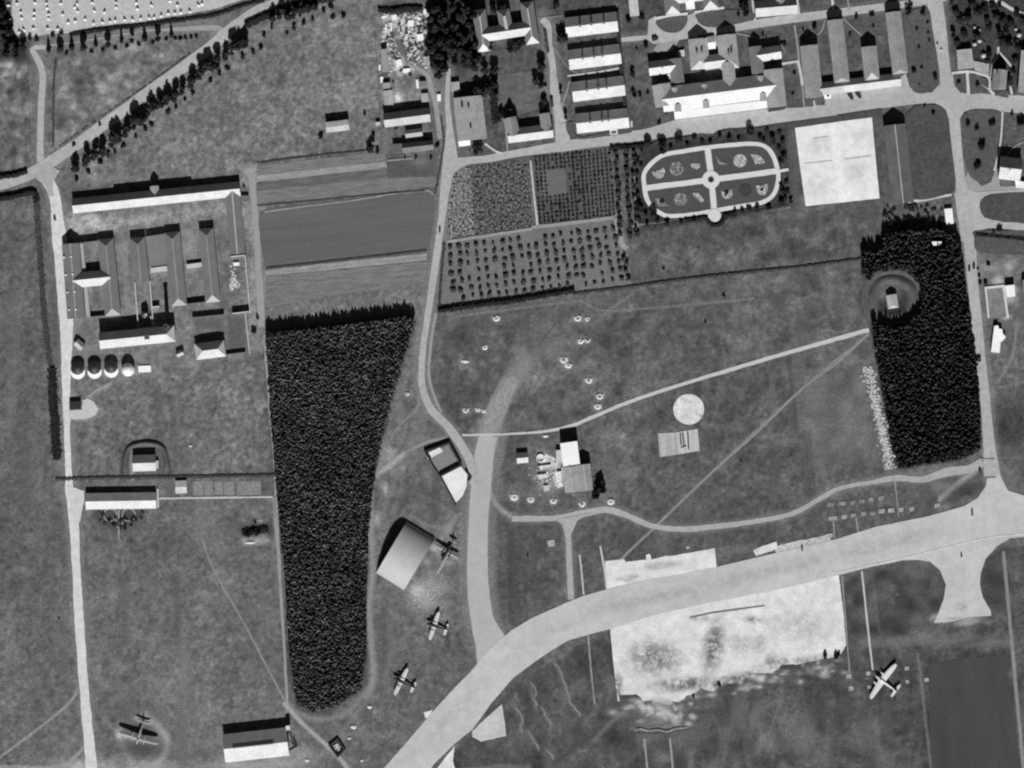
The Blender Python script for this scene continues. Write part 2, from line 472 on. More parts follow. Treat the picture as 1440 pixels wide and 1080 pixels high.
PITS = [(698, 447, 5, 'beside the orchard hedge'), (682, 488, 4, 'west of the worn taxi link'), (812.5, 447, 5.5, 'northern pair, larger'), (826, 448, 3.5, 'northern pair, smaller'), (817, 479, 4.6, 'second pair from the north, western'), (826.5, 478, 4, 'second pair from the north, eastern'), (793, 505, 6, 'on the worn track, upper'), (799, 513, 5, 'on the worn track, lower'), (828, 534, 6, 'north of the straight path'), (843.5, 557, 5.5, 'close above the straight path'), (840.5, 571, 5, 'touching the straight path'), (655, 576, 5, 'west of the taxi link, western'), (672, 575, 4.2, 'west of the taxi link, middle'), (680.5, 577, 3.4, 'west of the taxi link, eastern'),
        (723, 698, 6, 'southwest of the works'), (746.5, 702, 5, 'south of the works, western'), (778, 703.5, 5.5, 'south of the works, middle'), (818.5, 708, 5, 'south of the grey double hall'), (859, 705, 5, 'southeast of the works'), (573, 553, 3.4, 'between wood and middle road')]
for x, y, r, lab in PITS:
    gblob(x, y + .5, r * 1.25, r * 1.1, 150, .65); gblob(x, y, r * .45, r * .45, 60, .9)  # pale dug halo; the dark centre is pit shade painted into the tone
    if r > 4: gblob(x + random.uniform(-5, 5), y + random.uniform(3, 7), 4, 2, 122, .6)
# mowing lanes, drains and scraped ground
random.seed(41)
for _ in range(170):
    x, y = random.uniform(-20, 1460), random.uniform(430, 1080)
    if inside_poly((x, y), WOOD_W) or inside_poly((x, y), WOOD_E): continue
    k = random.choice((-1, 1)); L = random.uniform(20, 110); sl_ = random.uniform(-.06, .12)
    j_, i_ = int(np.clip((y - GY0) / GS, 0, GH - 1)), int(np.clip((x - GX0) / GS, 0, GW - 1)); v0 = tone[j_, i_]
    gstroke([(x, y - L / 2), (x + sl_ * L * .5, y), (x + sl_ * L, y + L / 2)], random.uniform(3, 16), v0 * (1 + k * random.uniform(.06, .16)), .45, random.uniform(1.5, 5))
for _ in range(120):
    x, y = random.uniform(860, 1300), random.uniform(985, 1085)
    gblob(x, y, random.uniform(3, 14), random.uniform(5, 22), random.choice((62, 66, 70, 108, 116, 104, 90)), random.uniform(.3, .65), random.uniform(-15, 25), 1.6)
for _ in range(60):
    x, y = random.uniform(650, 880), random.uniform(950, 1080)
    if y < 1240 - x * .36 - 40: continue
    gblob(x, y, random.uniform(2, 9), random.uniform(3, 14), random.choice((66, 70, 104, 112, 92)), random.uniform(.3, .6), random.uniform(-30, 30), 1.6)
for _ in range(150):
    x, y = random.uniform(520, 700), random.uniform(450, 1000)
    if inside_poly((x, y), WOOD_W): continue
    gblob(x, y, random.uniform(2, 7), random.uniform(2, 8), random.choice((82, 88, 124, 132, 118)), random.uniform(.25, .6), random.uniform(-40, 40), 1.5)
for _ in range(140):
    x, y = random.uniform(-10, 1440), random.uniform(430, 1080)
    gblob(x, y, random.uniform(.8, 2.2), random.uniform(.8, 2.2), random.choice((150, 140, 60, 56)), .7)
# beaten tracks, wheel marks and bare soil in the grass
T = gstroke
T([(285, 760), (300, 800), (345, 880), (404, 992)], 1.5, 132, .8)
T([(1222, 470), (1130, 545), (1000, 665), (925, 737), (880, 780), (868, 795)], 3, 136, .9)
T([(720, 490), (790, 510), (945, 545)], 1.5, 112, .7)
T([(640, 445), (800, 425), (820, 425), (850, 437), (930, 432), (1060, 420)], 2.5, 126, .7)
T([(850, 440), (880, 420), (890, 412)], 4, 120, .6)
T([(800, 430), (760, 480), (720, 520)], 3, 84, .5)
T([(1130, 540), (1180, 560), (1240, 590)], 2, 108, .5)
T([(1130, 500), (1132, 660)], 2, 104, .4)
T([(686, 684), (692, 700), (704, 716), (724, 729)], 7, 148, .9, 2.5); T([(716, 640), (700, 668), (694, 690)], 4, 74, .5, 2)
T([(660, 660), (690, 645), (706, 625), (715, 600)], 3, 116, .5, 3)
T([(520, 670), (545, 655), (570, 637), (600, 622), (636, 614)], 4, 140, .8)
T([(530, 668), (555, 650), (566, 640)], 7, 158, .7, 2)
T([(592, 545), (586, 575), (560, 600), (540, 640), (536, 655)], 3, 136, .6)
T([(610, 570), (585, 600), (575, 640)], 8, 124, .5, 4)
T([(540, 640), (525, 680), (522, 740)], 6, 134, .7, 3)
T([(520, 740), (524, 800), (519, 860), (525, 950), (515, 980)], 9, 136, .8, 3)
T([(516, 970), (490, 1000), (450, 1012), (420, 1004), (404, 992)], 7, 128, .7, 3)
T([(522, 975), (500, 1005), (478, 1035)], 5, 124, .6, 3)
T([(400, 990), (430, 1022), (470, 1058), (490, 1082)], 6, 158, .9)
T([(560, 660), (540, 720), (545, 740)], 6, 118, .6, 3)
T([(575, 720), (610, 735), (650, 730)], 3, 84, .5, 2)
T([(578, 724), (598, 738), (615, 742)], 3, 134, .6, 2)
T([(640, 730), (625, 750), (620, 760)], 6, 140, .7, 3)
T([(738, 508), (724, 528), (706, 562)], 20, 138, .7, 6); T([(716, 540), (704, 565), (694, 592), (686, 625)], 22, 152, .9, 5); T([(700, 572), (690, 600), (682, 640)], 24, 170, 1, 4); T([(790, 480), (745, 500), (720, 520)], 14, 116, .5, 6); T([(687, 605), (680, 650), (675, 690), (671, 750), (671, 820), (677, 870)], 30, 140, .8, 4)
gblob(588, 832, 14, 12, 205, .9); gblob(600, 848, 16, 14, 160, .8); gblob(618, 828, 12, 8, 150, .7); gblob(606, 818, 12, 10, 150, .7); gblob(578, 850, 10, 12, 130, .6)
gblob(530, 730, 5, 10, 178, .8); gblob(542, 688, 3, 9, 178, .9); gblob(523, 735, 6, 20, 140, .6); gblob(534, 628, 6, 5, 140, .6); gblob(541, 622, 8, 6, 130, .6)
T([(628, 782), (622, 795), (616, 805)], 3, 170, .8)
gblob(612, 772, 7, 4, 176, .9, 30); gblob(640, 784, 6, 3, 160, .8, 30); gblob(630, 790, 10, 6, 140, .6)
gblob(600, 790, 6, 4, 150, .7)
for a in range(8): gblob(660 + a * 1.5, 640 + a * 9, 5, 5, 110, .4)
gpoly([(130, 716), (205, 714), (200, 728), (185, 740), (168, 748), (150, 742), (136, 730)], 66, .85, 2)
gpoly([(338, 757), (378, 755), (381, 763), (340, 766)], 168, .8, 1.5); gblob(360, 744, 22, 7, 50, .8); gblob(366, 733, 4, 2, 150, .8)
# perimeter dispersal of the dark bomber
T([(206, 1010), (225, 1025), (235, 1040), (230, 1062), (215, 1080)], 9, 150, .8, 4)
T([(166, 1030), (172, 1045), (180, 1062), (190, 1085)], 9, 142, .8, 4)
T([(134, 995), (150, 1015), (168, 1032)], 3, 128, .6, 2)
T([(180, 955), (200, 975), (230, 1000)], 3, 114, .5)
T([(130, 970), (180, 970), (205, 990)], 2.5, 116, .5)
gblob(168, 1033, 5, 6, 190, .9); gblob(178, 1036, 6, 3, 180, .9, 20); gblob(190, 1040, 5, 3, 178, .8); gblob(199, 1043, 4, 3, 175, .7); gblob(211, 1044, 6, 4, 172, .8); gblob(220, 1046, 4, 4, 176, .8)
gblob(195, 1011, 6, 3, 190, .85, 15); gblob(208, 1016, 6, 3, 185, .85, 12)
gblob(195, 1052, 30, 10, 80, .8); gblob(205, 1055, 22, 10, 76, .7); gblob(208, 1024, 8, 6, 82, .7); gblob(210, 1078, 30, 8, 160, .8)
gblob(120, 1078, 36, 9, 186, .9); gblob(340, 1078, 60, 8, 158, .8); gblob(320, 1068, 14, 6, 150, .6); gblob(425, 1062, 26, 12, 150, .7); gblob(400, 1075, 30, 8, 150, .7)
T([(112, 962), (100, 985), (60, 1020), (-10, 1072)], 3, 148, .9)
T([(122, 1045), (108, 1062), (80, 1078), (0, 1078)], 4, 150, .8)
T([(-10, 858), (50, 857), (102, 856)], 1.5, 84, .7)
T([(210, 890), (180, 930), (150, 960)], 2, 112, .4)
for k in range(6): T([(205 + k * 6, 790 + k * 12), (215 + k * 3, 880), (190 + k * 8, 990)], 2, 112, .35)
# central works yard
gblob(768, 665, 30, 26, 118, .7); gblob(765, 645, 8, 6, 200, .8); gblob(780, 655, 12, 8, 190, .8); gblob(785, 672, 6, 12, 185, .8); gblob(768, 682, 10, 6, 165, .7); gblob(752, 672, 4, 4, 170, .6)
T([(700, 672), (725, 660), (742, 648)], 2, 70, .7)
gblob(720, 695, 8, 5, 140, .6)
for k in range(4): T([(852 + 3 * k, 640), (858 + 3 * k, 670), (866 + 2 * k, 720)], 1.5, 106, .5)
T([(850, 610), (852, 650)], 2, 112, .5)
for pts in ([(560, 560), (548, 600), (534, 640)], [(620, 560), (600, 590), (572, 612)], [(600, 640), (575, 690), (560, 725)], [(650, 730), (600, 700), (550, 690)], [(540, 830), (560, 880), (540, 960)], [(580, 860), (600, 930), (580, 1000)], [(650, 700), (655, 790), (650, 850)],
        [(720, 590), (740, 640), (735, 690)], [(840, 600), (850, 640), (845, 700)], [(880, 560), (900, 640), (930, 700)], [(940, 600), (900, 700)], [(1000, 420), (1020, 520), (1000, 600)], [(1080, 400), (1075, 480), (1090, 560)], [(1180, 400), (1190, 460), (1200, 480)], [(1120, 560), (1140, 640), (1120, 700)],
        [(760, 440), (800, 470), (840, 500)], [(700, 470), (730, 480), (790, 470)], [(1060, 900), (1100, 960), (1080, 1040)], [(1000, 1000), (1020, 1050), (1010, 1090)], [(1230, 830), (1235, 880), (1245, 920)], [(740, 960), (760, 1010), (790, 1050)], [(150, 720), (170, 800), (160, 900)], [(330, 720), (340, 820), (370, 920)], [(240, 720), (300, 790)]):
    T(pts, 2, random.choice((112, 118, 76, 122)), .4, 2, 1)
gblob(705, 690, 6, 20, 118, .5); gblob(700, 640, 8, 20, 110, .5)
for tr in (q(720, 810, 4, [(240, 490), (285, 580), (325, 710), (385, 785)]), q(720, 810, 4, [(110, 600), (120, 690), (140, 730)]), q(720, 810, 4, [(165, 735), (220, 835)]), q(720, 810, 4, [(20, 740), (60, 800), (45, 850), (55, 880)]), q(720, 810, 4, [(90, 870), (150, 975)]), q(720, 810, 4, [(200, 980), (235, 1030)])): T(tr, 4, 116, .6, 2, 1)
# apron fringes and trampled strips south of the taxiway
T([(1010, 1000), (900, 1010), (840, 1030), (780, 1072)], 8, 72, .7, 4)
T([(880, 1000), (860, 1015), (835, 1042)], 5, 122, .6, 3); gblob(862, 1002, 8, 4, 170, .8)
T([(640, 1085), (700, 1078), (745, 1080)], 5, 124, .6, 3)
for _ in range(160):
    f = random.random(); x = 880 + f * 310; y = 988 - f * 58 + random.gauss(4, 6)
    gblob(x, y, random.uniform(2, 8), random.uniform(1.5, 4), random.choice((190, 205, 150, 90, 80)), .7)
T([(1322, 702), (1345, 682), (1368, 664), (1386, 650)], 8, 146, .8, 2.5); gblob(1358, 690, 22, 9, 60, .85, -15); gblob(1325, 684, 16, 6, 116, .6)
for _ in range(26): gblob(random.uniform(1312, 1396), random.uniform(866, 878), random.uniform(3, 8), random.uniform(2, 4), random.choice((160, 170, 140, 110)), .7)
for _ in range(90): gblob(random.uniform(95, 350), random.uniform(300, 500), random.uniform(1.5, 5), random.uniform(1.5, 6), random.choice((80, 86, 132, 140, 150)), random.uniform(.3, .7), random.uniform(-20, 20))
gpoly([(1010, 772), (1040, 768), (1060, 764), (1062, 774), (1012, 782)], 122, .7, 2)
for _ in range(70):
    x, y = random.gauss(930, 22), random.gauss(1000, 8)
    if y > 1021: continue
    gblob(x, y, random.uniform(2, 9), random.uniform(2, 7), random.choice((196, 188, 176, 196, 100, 88)), .75, random.uniform(-20, 20), 2)
gblob(930, 1000, 10, 12, 200, .6, -6); gblob(905, 1005, 10, 8, 110, .7); gblob(960, 996, 8, 8, 110, .7); gblob(925, 1016, 30, 6, 130, .7)
T([(888, 1029), (930, 1030), (966, 1025)], 3, 62, .6, 1.5, 1.0); T([(888, 1024), (930, 1023), (968, 1019)], 3, 150, .5, 1.5, 1.2)
T([(1215, 905), (1300, 900), (1420, 905)], 10, 108, .7, 5)
T([(1290, 920), (1296, 960), (1300, 1000), (1310, 1085)], 3, 118, .7)
T([(1350, 905), (1380, 900)], 6, 72, .5, 3)
gblob(1170, 1000, 40, 12, 74, .5)
for x, y in ((781, 940), (790, 965), (800, 990), (752, 968), (760, 990)): pass
# berm surrounds of the woodland shelter and the banked barn
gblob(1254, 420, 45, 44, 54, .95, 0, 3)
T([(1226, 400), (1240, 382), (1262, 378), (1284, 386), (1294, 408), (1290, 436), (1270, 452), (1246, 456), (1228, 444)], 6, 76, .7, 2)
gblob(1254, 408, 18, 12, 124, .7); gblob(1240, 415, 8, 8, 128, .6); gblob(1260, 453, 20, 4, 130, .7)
T([(172, 664), (174, 642), (182, 627), (204, 620), (226, 624), (235, 644), (239, 664)], 5, 50, .8, 2)
gpoly([(174, 628), (184, 620), (210, 617), (232, 622), (238, 640), (240, 670), (172, 672)], 88, .8, 2)
T([(184, 672), (185, 640), (188, 628)], 3, 140, .7); T([(186, 676), (188, 660)], 4, 150, .6)
gblob(180, 682, 40, 3, 118, .6)
gblob(120, 578, 18, 10, 196, .95, -10, 2); gblob(110, 585, 14, 4, 200, .9); T([(122, 563), (135, 550), (155, 540)], 4, 146, .8)
T([(98, 520), (110, 510)], 8, 140, .6)
gblob(140, 490, 20, 8, 138, .5); gblob(105, 460, 8, 30, 140, .6)
gblob(146, 360, 5, 18, 215, .95, -5, 2); gblob(133, 350, 4, 16, 140, .7)
gblob(172, 350, 8, 14, 150, .6); T([(178, 345), (176, 390), (180, 440)], 6, 132, .6, 3)
gblob(267, 345, 14, 22, 150, .7); gblob(272, 395, 8, 8, 130, .6); gblob(330, 360, 6, 8, 130, .5)
gpoly([(271, 448), (315, 444), (317, 470), (273, 474)], 92, .9); gpoly([(318, 446), (344, 442), (347, 492), (320, 496)], 88, .9); gblob(290, 466, 10, 4, 132, .7)
gblob(332, 385, 10, 20, 84, .6)
# scrap yard soil
for _ in range(46):
    x, y = random.uniform(540, 604), random.uniform(20, 118)
    gblob(x, y, random.uniform(2, 6), random.uniform(2, 6), random.choice((190, 205, 170, 80, 70, 150)), .75)
gblob(566, 75, 7, 20, 100, .95, -30, 2); gblob(562, 86, 6, 6, 226, .9); gblob(559, 95, 6, 5, 226, .8); gblob(572, 100, 8, 4, 220, .8); gblob(579, 92, 5, 5, 210, .7); gblob(560, 138, 6, 9, 225, .9)
gblob(550, 25, 14, 5, 200, .7); gblob(560, 12, 30, 7, 46, .9); gblob(535, 15, 4, 20, 120, .6)
gpoly([(545, 222), (612, 218), (614, 248), (546, 252)], 84, .9); gblob(592, 228, 12, 6, 120, .8)
gblob(540, 300, 0.1, 0.1, 100, .1)
for x, y, rx, ry, v in ((1395, 376, 12, 8, 150), (1418, 375, 8, 8, 178), (1405, 395, 8, 8, 200), (1420, 420, 10, 8, 170), (1390, 350, 10, 5, 150), (1425, 408, 6, 6, 190), (1415, 446, 6, 3, 200)):
    gblob(x, y, rx, ry, v, .75)
T([(1430, 455), (1424, 500), (1405, 535)], 3, 132, .7); T([(1405, 545), (1450, 535)], 4, 120, .6); T([(1405, 645), (1450, 642)], 2, 110, .6)
gblob(1415, 640, 20, 14, 96, .5); gblob(1425, 690, 20, 8, 110, .5)
gblob(1320, 685, 14, 7, 118, .7); gblob(1325, 712, 10, 4, 126, .6); gblob(1300, 700, 14, 8, 80, .6)
T([(1100, 225), (1108, 285)], 3, 96, .5)
gpoly([(1117, 185), (1124, 290), (1112, 292), (1104, 190)], 88, .8)
T([(890, 318), (1110, 292)], 1.5, 156, .8)

# ------------------------------------------------------------------ roads, aprons, paths and fields laid on it
def rmat(name, v, b=.09, m=.13, f=.16): return mat(name, alb(v), b, .03, m, .25, f, 1.2)
ROAD = rmat('grey road metal', 168)
ROADB = rmat('pale gravel road', 196, .06, .1)
ROADM = rmat('dull gravel lane', 150, .06, .08)
TAXI = mat('taxiway concrete', alb(186), .08, .03, .10, .15, .13, 1.1, blots=[(930, 838, 110, 11, .22, -12), (1090, 800, 110, 13, .22, -13), (1250, 765, 120, 14, .2, -12), (640, 1000, 90, 8, .12, -46), (1352, 853, 9, 7, .45, 0), (1350, 870, 30, 3, .3, 0), (800, 875, 80, 10, .12, -28)])
APRON = mat('bright worn concrete', alb(212), .10, .045, .16, .16, .16, .9, blots=[(920, 925, 46, 30, .75, 0), (1003, 910, 18, 46, .8, 10), (1060, 872, 15, 7, .7, 0), (1100, 936, 26, 12, .75, 0), (1030, 955, 60, 9, .75, -12), (1120, 930, 60, 7, .55, -8), (1085, 930, 12, 14, .7, 0), (1070, 905, 14, 18, .4, 0), (965, 962, 60, 12, .8, -5), (1015, 962, 30, 10, .8, 0), (935, 995, 44, 14, .7, 0), (1130, 880, 60, 24, .25, 0), (1155, 925, 34, 7, .4, 0), (868, 962, 9, 22, .8, 0), (985, 870, 20, 6, .4, 0), (1045, 905, 30, 14, .4, 0), (930, 795, 40, 6, .35, -8), (880, 815, 20, 5, .35, 0), (890, 810, 10, 4, .6, 0)])
PARADE = mat('bright parade concrete', alb(221), .08, .05, .10, .2, .10, 1.0, blots=[(1150, 205, 22, 14, .25, 0), (1205, 240, 20, 20, .2, 0), (1150, 262, 20, 20, .16, 0), (1205, 190, 20, 12, .16, 0)])
PATH = rmat('pale sandy path', 188, .05, .08)
PATHD = rmat('faint sandy path', 146, .05, .12)
STUB = mat('bright stubble', alb(178), .08, .06, .16, .4, .22, 1.2)
LAWN = mat('mown lawn', alb(84), .14, .08, .20, .3, .24, 1.0)
LAWND = mat('dark rough lawn', alb(76), .18, .06, .24, .3, .26, 1.0)
PLOUGH = mat('smooth green crop', alb(97), .10, .1, .05, .4, .26, 1.0, streak=(6, .05))
STRIP = mat('pale harvested strip', alb(142), .08, .06, .20, .5, .34, 1.2, streak=(6, .18))
STRIPD = mat('stubbly strip', alb(116), .08, .06, .26, .5, .42, 1.2, streak=(6, .18))
CROP = mat('tufted root crop', alb(112), .12, .05, .2, .2, 1.3, .6)
CROPD = mat('dense root crop', alb(84), .12, .05, .2, .2, 1.4, .6)
ORCH = mat('orchard grass', alb(112), .10, .06, .18, .3, .26, 1.2)
z1, z2, z3, z4, z5 = .03, .12, .21, .30, .39

sheet('stubble_field', [(16, -40), (345, -40), (338, 1), (300, 13), (265, 19), (200, 30), (132, 38), (95, 46), (24, 53), (17, 35)], STUB, z1, 'bright stubble field dotted with grain stooks', rag=.8)
sheet('green_field', q(360, 270, 4, [(6, 130), (30, 105), (70, 92), (400, 48), (960, 6), (985, 8), (1003, 30), (1003, 120), (975, 320), (600, 370), (300, 405), (55, 430), (30, 330), (12, 180)]), PLOUGH, z1, 'smooth mid grey crop field with faint drill lines', rag=.5)
sheet('field_strip', [(361, 233), (450, 223), (541, 213), (543, 227), (361, 247)], STRIPD, z1, 'dull stubbly field strip at the top', rag=.4)
sheet('field_strip', [(361, 247), (543, 227), (544, 236), (361, 256)], STRIP, z2, 'pale harvested field strip between duller strips', rag=.4)
sheet('field_strip', [(361, 256), (544, 236), (545, 250), (361, 268)], mat('dark stubble strip', alb(98), .12, .06, .34, .4, .34, 1.2, streak=(6, .18)), z1, 'darker stubbly strip under the pale one', rag=.4)
sheet('field_strip', [(361, 268), (545, 250), (612, 248), (612, 262), (480, 277), (361, 288)], STRIPD, z1, 'dull strip above the smooth crop field', rag=.4)
sheet('field_strip', [(372, 380), (500, 366), (600, 356), (600, 366), (500, 376), (373, 388)], STRIP, z2, 'pale strip along the lower edge of the crop field', rag=.5)
sheet('field_strip', [(373, 389), (600, 367), (599, 400), (470, 415), (375, 432)], STRIPD, z1, 'streaky stubble below the crop field', rag=.8)
sheet('crop_field', [(631, 250), (645, 236), (662, 232), (667, 330), (628, 337)], CROP, z1, 'light speckled vegetable plot beside the road', rag=.8)
sheet('crop_field', [(662, 232), (742, 226), (750, 318), (667, 330)], CROPD, z1, 'dark speckled vegetable plot beside the orchard', rag=.8)
sheet('orchard_ground', [(628, 340), (750, 323), (872, 300), (882, 345), (888, 400), (806, 412), (617, 432)], ORCH, z1, 'grey grass floor of the orchard', rag=.6)
sheet('nursery_ground', [(750, 222), (858, 213), (866, 308), (752, 318)], mat('nursery soil', alb(86), .08, .06, .12, .3, .2, .9), z1, 'dull soil of the tree nursery', rag=.6)
sheet('grass_strip', [(760, 240), (794, 236), (798, 272), (762, 277)], mat('nursery grass', alb(102), .06, .06, .1, .3, .12, 1.2), z2, 'clear grass patch inside the nursery', rag=.8)

# roads
ribbon('country_road', q(0, 0, 4, [(-60, 1055), (0, 1040), (100, 1008), (200, 962), (300, 900), (450, 800), (600, 690), (750, 582), (900, 472), (1050, 365), (1180, 268), (1250, 205), (1330, 140), (1440, 65), (1580, 10), (1760, -60)]), [14, 14, 15, 17, 17, 16, 16, 16, 16, 16, 16, 16, 15, 15, 14, 14], ROAD, z3, 'grey country road running diagonally past the tree rows')
ribbon('side_lane', q(0, 0, 4, [(232, 960), (226, 800), (232, 600), (240, 450), (228, 370), (198, 310), (182, 280), (195, 268), (260, 262)]), [11, 9, 9, 9, 9, 8, 8, 7, 5], ROAD, z2, 'lane turning north off the country road')
ribbon('side_lane', q(0, 0, 4, [(250, 258), (500, 225), (800, 175), (960, 165), (1200, 155), (1240, 175)]), [3, 2, 2, 5, 8, 12], ROADM, z2, 'faint lane behind the short tree row')
ribbon('west_road', [(64, 248), (74, 268), (79, 290), (83, 330), (88, 370), (92, 430), (94, 480), (93, 540), (94, 600), (96, 650), (98, 690), (104, 740), (108, 810), (112, 880), (117, 950), (122, 1010), (127, 1060), (130, 1110)], [18, 16, 16, 20, 22, 22, 17, 12, 9, 9, 12, 13, 12, 13, 13, 14, 15, 20], rmat('chalky gravel road', 204, .06, .14), z2, 'pale gravel road down the western side', rag=.5)
sheet('road_fork', [(50, 250), (70, 232), (84, 240), (74, 256), (76, 276), (68, 276), (64, 262)], ROAD, z4, 'road junction beside the western field', smooth=False)
sheet('road_pocket', [(94, 682), (118, 690), (118, 706), (112, 735), (104, 735)], ROADB, z3, 'gravel forecourt west of the long barrack', rag=.5)
ribbon('farm_track', [(352, 236), (358, 290), (362, 350), (366, 420), (368, 460)], 9, ROADM, z1, 'dull farm track east of the factory', rag=.6)
ribbon('field_path', [(372, 300), (378, 297), (480, 284), (560, 272), (602, 268), (608, 274)], 2, PATHD, z3, 'thin path along the top of the crop field')
ribbon('wood_path', [(372, 470), (378, 560), (385, 640), (388, 690), (393, 800), (399, 900), (404, 992)], [4, 3, 3, 3, 4, 4, 4], PATHD, z2, 'thin path along the western edge of the wood', rag=.4)
ribbon('garden_path', [(224, 701), (300, 700), (384, 699)], 2.4, PATH, z2, 'thin pale path east of the long barrack')
ribbon('garden_path', [(384, 699), (387, 740), (392, 800)], 2.2, PATHD, z3, 'thin path turning south beside the wood')
ribbon('middle_road', [(631, 96), (629, 140), (632, 180), (633, 220), (627, 255), (622, 300), (616, 345), (608, 400), (602, 440), (596, 480), (593, 515), (594, 545), (606, 575), (630, 600), (650, 628), (664, 655), (668, 680)], [6, 7, 9, 20, 15, 10, 10, 10, 9, 9, 9, 10, 11, 12, 12, 13, 16], ROAD, z3, 'grey road winding south between fields and wood')
ribbon('path_beside_road', [(613, 440), (605, 490), (604, 535), (620, 580)], 4, PATHD, z1, 'faint track close beside the middle road')
sheet('village_road', [(625, 208), (640, 222), (680, 219), (711, 213), (777, 201), (850, 189), (905, 182), (948, 169), (1080, 153), (1104, 152), (1130, 151), (1160, 146), (1164, 120), (1186, 122), (1188, 131), (1267, 120), (1267, 108), (1274, 103), (1279, 122), (1290, 130), (1310, 130), (1322, 118), (1340, 104), (1346, 124), (1366, 130), (1400, 133), (1500, 137), (1500, 160), (1440, 160), (1372, 153), (1356, 157), (1349, 168), (1336, 172), (1330, 154), (1315, 145), (1290, 146), (1240, 152), (1167, 164), (1080, 175), (1000, 188), (985, 187), (940, 193), (860, 204), (792, 213), (730, 220), (690, 228), (660, 231), (648, 236), (636, 244), (625, 240)], ROAD, z2, 'wide village street with forecourts and junctions', rag=.25)
ribbon('barrack_road', [(762, 26), (770, 36), (772, 60), (777, 90), (778, 108), (780, 125), (783, 150), (788, 172), (792, 205)], [10, 10, 9, 9, 10, 13, 12, 16, 22], ROAD, z3, 'road west of the four barracks')
ribbon('upper_road', [(872, 56), (915, 52), (960, 46), (1010, 42), (1080, 31), (1130, 24), (1200, 15), (1300, 2), (1330, -4)], [6, 7, 9, 11, 12, 12, 11, 10, 10], ROAD, z3, 'narrow upper street behind the halls')
sheet('forecourt', [(912, 28), (922, 22), (924, 30), (930, 42), (948, 46), (960, 42), (967, 22), (977, 18), (982, 32), (996, 38), (980, 52), (920, 62), (910, 56)], ROAD, z4, 'small looped forecourt of the top house', rag=.3)
sheet('forecourt', [(925, 62), (958, 52), (952, 62), (946, 72), (925, 74), (918, 70)], ROADM, z3, 'scuffed yard behind the small house', rag=.6)
ribbon('east_road', [(1312, -30), (1315, 5), (1321, 45), (1329, 106), (1341, 165), (1349, 240), (1358, 310), (1364, 345), (1367, 385), (1377, 490), (1383, 540), (1387, 580), (1391, 625), (1395, 670)], [23, 22, 20, 17, 16, 13, 20, 17, 15, 15, 14, 14, 16, 24], ROAD, z4, 'straight grey road along the eastern side')
sheet('road_loop', [(1342, 272), (1352, 262), (1375, 270), (1440, 266), (1500, 268), (1500, 274), (1410, 272), (1384, 276), (1377, 290), (1384, 306), (1410, 312), (1500, 316), (1500, 328), (1440, 325), (1392, 320), (1374, 326), (1368, 338), (1352, 340)], ROAD, z3, 'road loop branching east round a lawn', rag=.25)
sheet('road_spur', [(1352, 262), (1362, 240), (1380, 262), (1394, 256), (1402, 232), (1406, 262), (1440, 262), (1440, 270), (1360, 272)], ROADM, z1, 'gravel verge north of the loop', rag=.4)

# the taxiway
sheet('taxiway', [(530, 1090), (540, 1080), (575, 1040), (602, 1008), (640, 966), (662, 944), (690, 911), (720, 886), (750, 868), (795, 848), (820, 838), (855, 828), (900, 817), (950, 809), (1005, 798), (1080, 780), (1180, 757), (1230, 741), (1260, 735), (1305, 726), (1355, 712), (1375, 700), (1386, 684), (1390, 660), (1402, 650), (1408, 672), (1418, 690), (1450, 700), (1500, 706), (1500, 752), (1440, 755), (1420, 757), (1402, 768), (1386, 786), (1379, 806), (1378, 822), (1382, 840), (1393, 858), (1394, 866), (1360, 868), (1340, 874), (1313, 876), (1320, 860), (1327, 842), (1330, 822), (1322, 802), (1308, 790), (1290, 787), (1270, 788), (1225, 797), (1180, 809), (1120, 823), (1050, 838), (1000, 847), (920, 865), (860, 884), (840, 889), (800, 900), (770, 918), (742, 938), (720, 955), (690, 990), (665, 1025), (640, 1045), (610, 1075), (600, 1090)], TAXI, z3, 'broad curving concrete taxiway', rag=.2, step=8)
ribbon('taxiway_link', [(687, 612), (681, 640), (676, 690), (672, 750), (672, 820), (678, 870), (690, 904), (698, 930)], [25, 27, 28, 27, 30, 32, 44, 56], mat('worn taxi link', alb(172), .07, .03, .07, .2, .08, 1.2), z2, 'dull taxi link running south to the taxiway', rag=.3)
ribbon('worn_track', [(724, 530), (712, 550), (701, 575), (692, 600), (686, 625)], [14, 18, 21, 24, 25], mat('worn track', alb(142), .1, .04, .2, .25, .3, .9), z1, 'worn upper part of the taxi link fading into grass', rag=.9)
sheet('edge_strip', [(970, 868), (1000, 861), (1075, 851), (1076, 852.5), (1000, 863), (970, 869.5)], mat('dark joint', alb(110), .1, .05, .1, .3, .1, 1), z5, 'thin dark joint between apron and taxiway')
ribbon('taxi_line', [(1170, 806), (1230, 794), (1290, 780), (1350, 765), (1400, 755), (1440, 751)], 1.4, mat('pale taxi line', alb(206), .1, .1, .1, .3, .1, 1), z5, 'thin pale line along the south side of the taxiway')
ribbon('cable_cover', [(1377, 644.5), (1399, 645.5)], 1.6, mat('dark joint', alb(110)), .46, 'upper dark bar across the eastern road')
ribbon('cable_cover', [(1381, 671.5), (1400, 671)], 1.6, mat('dark joint', alb(110)), .46, 'lower dark bar across the eastern road')
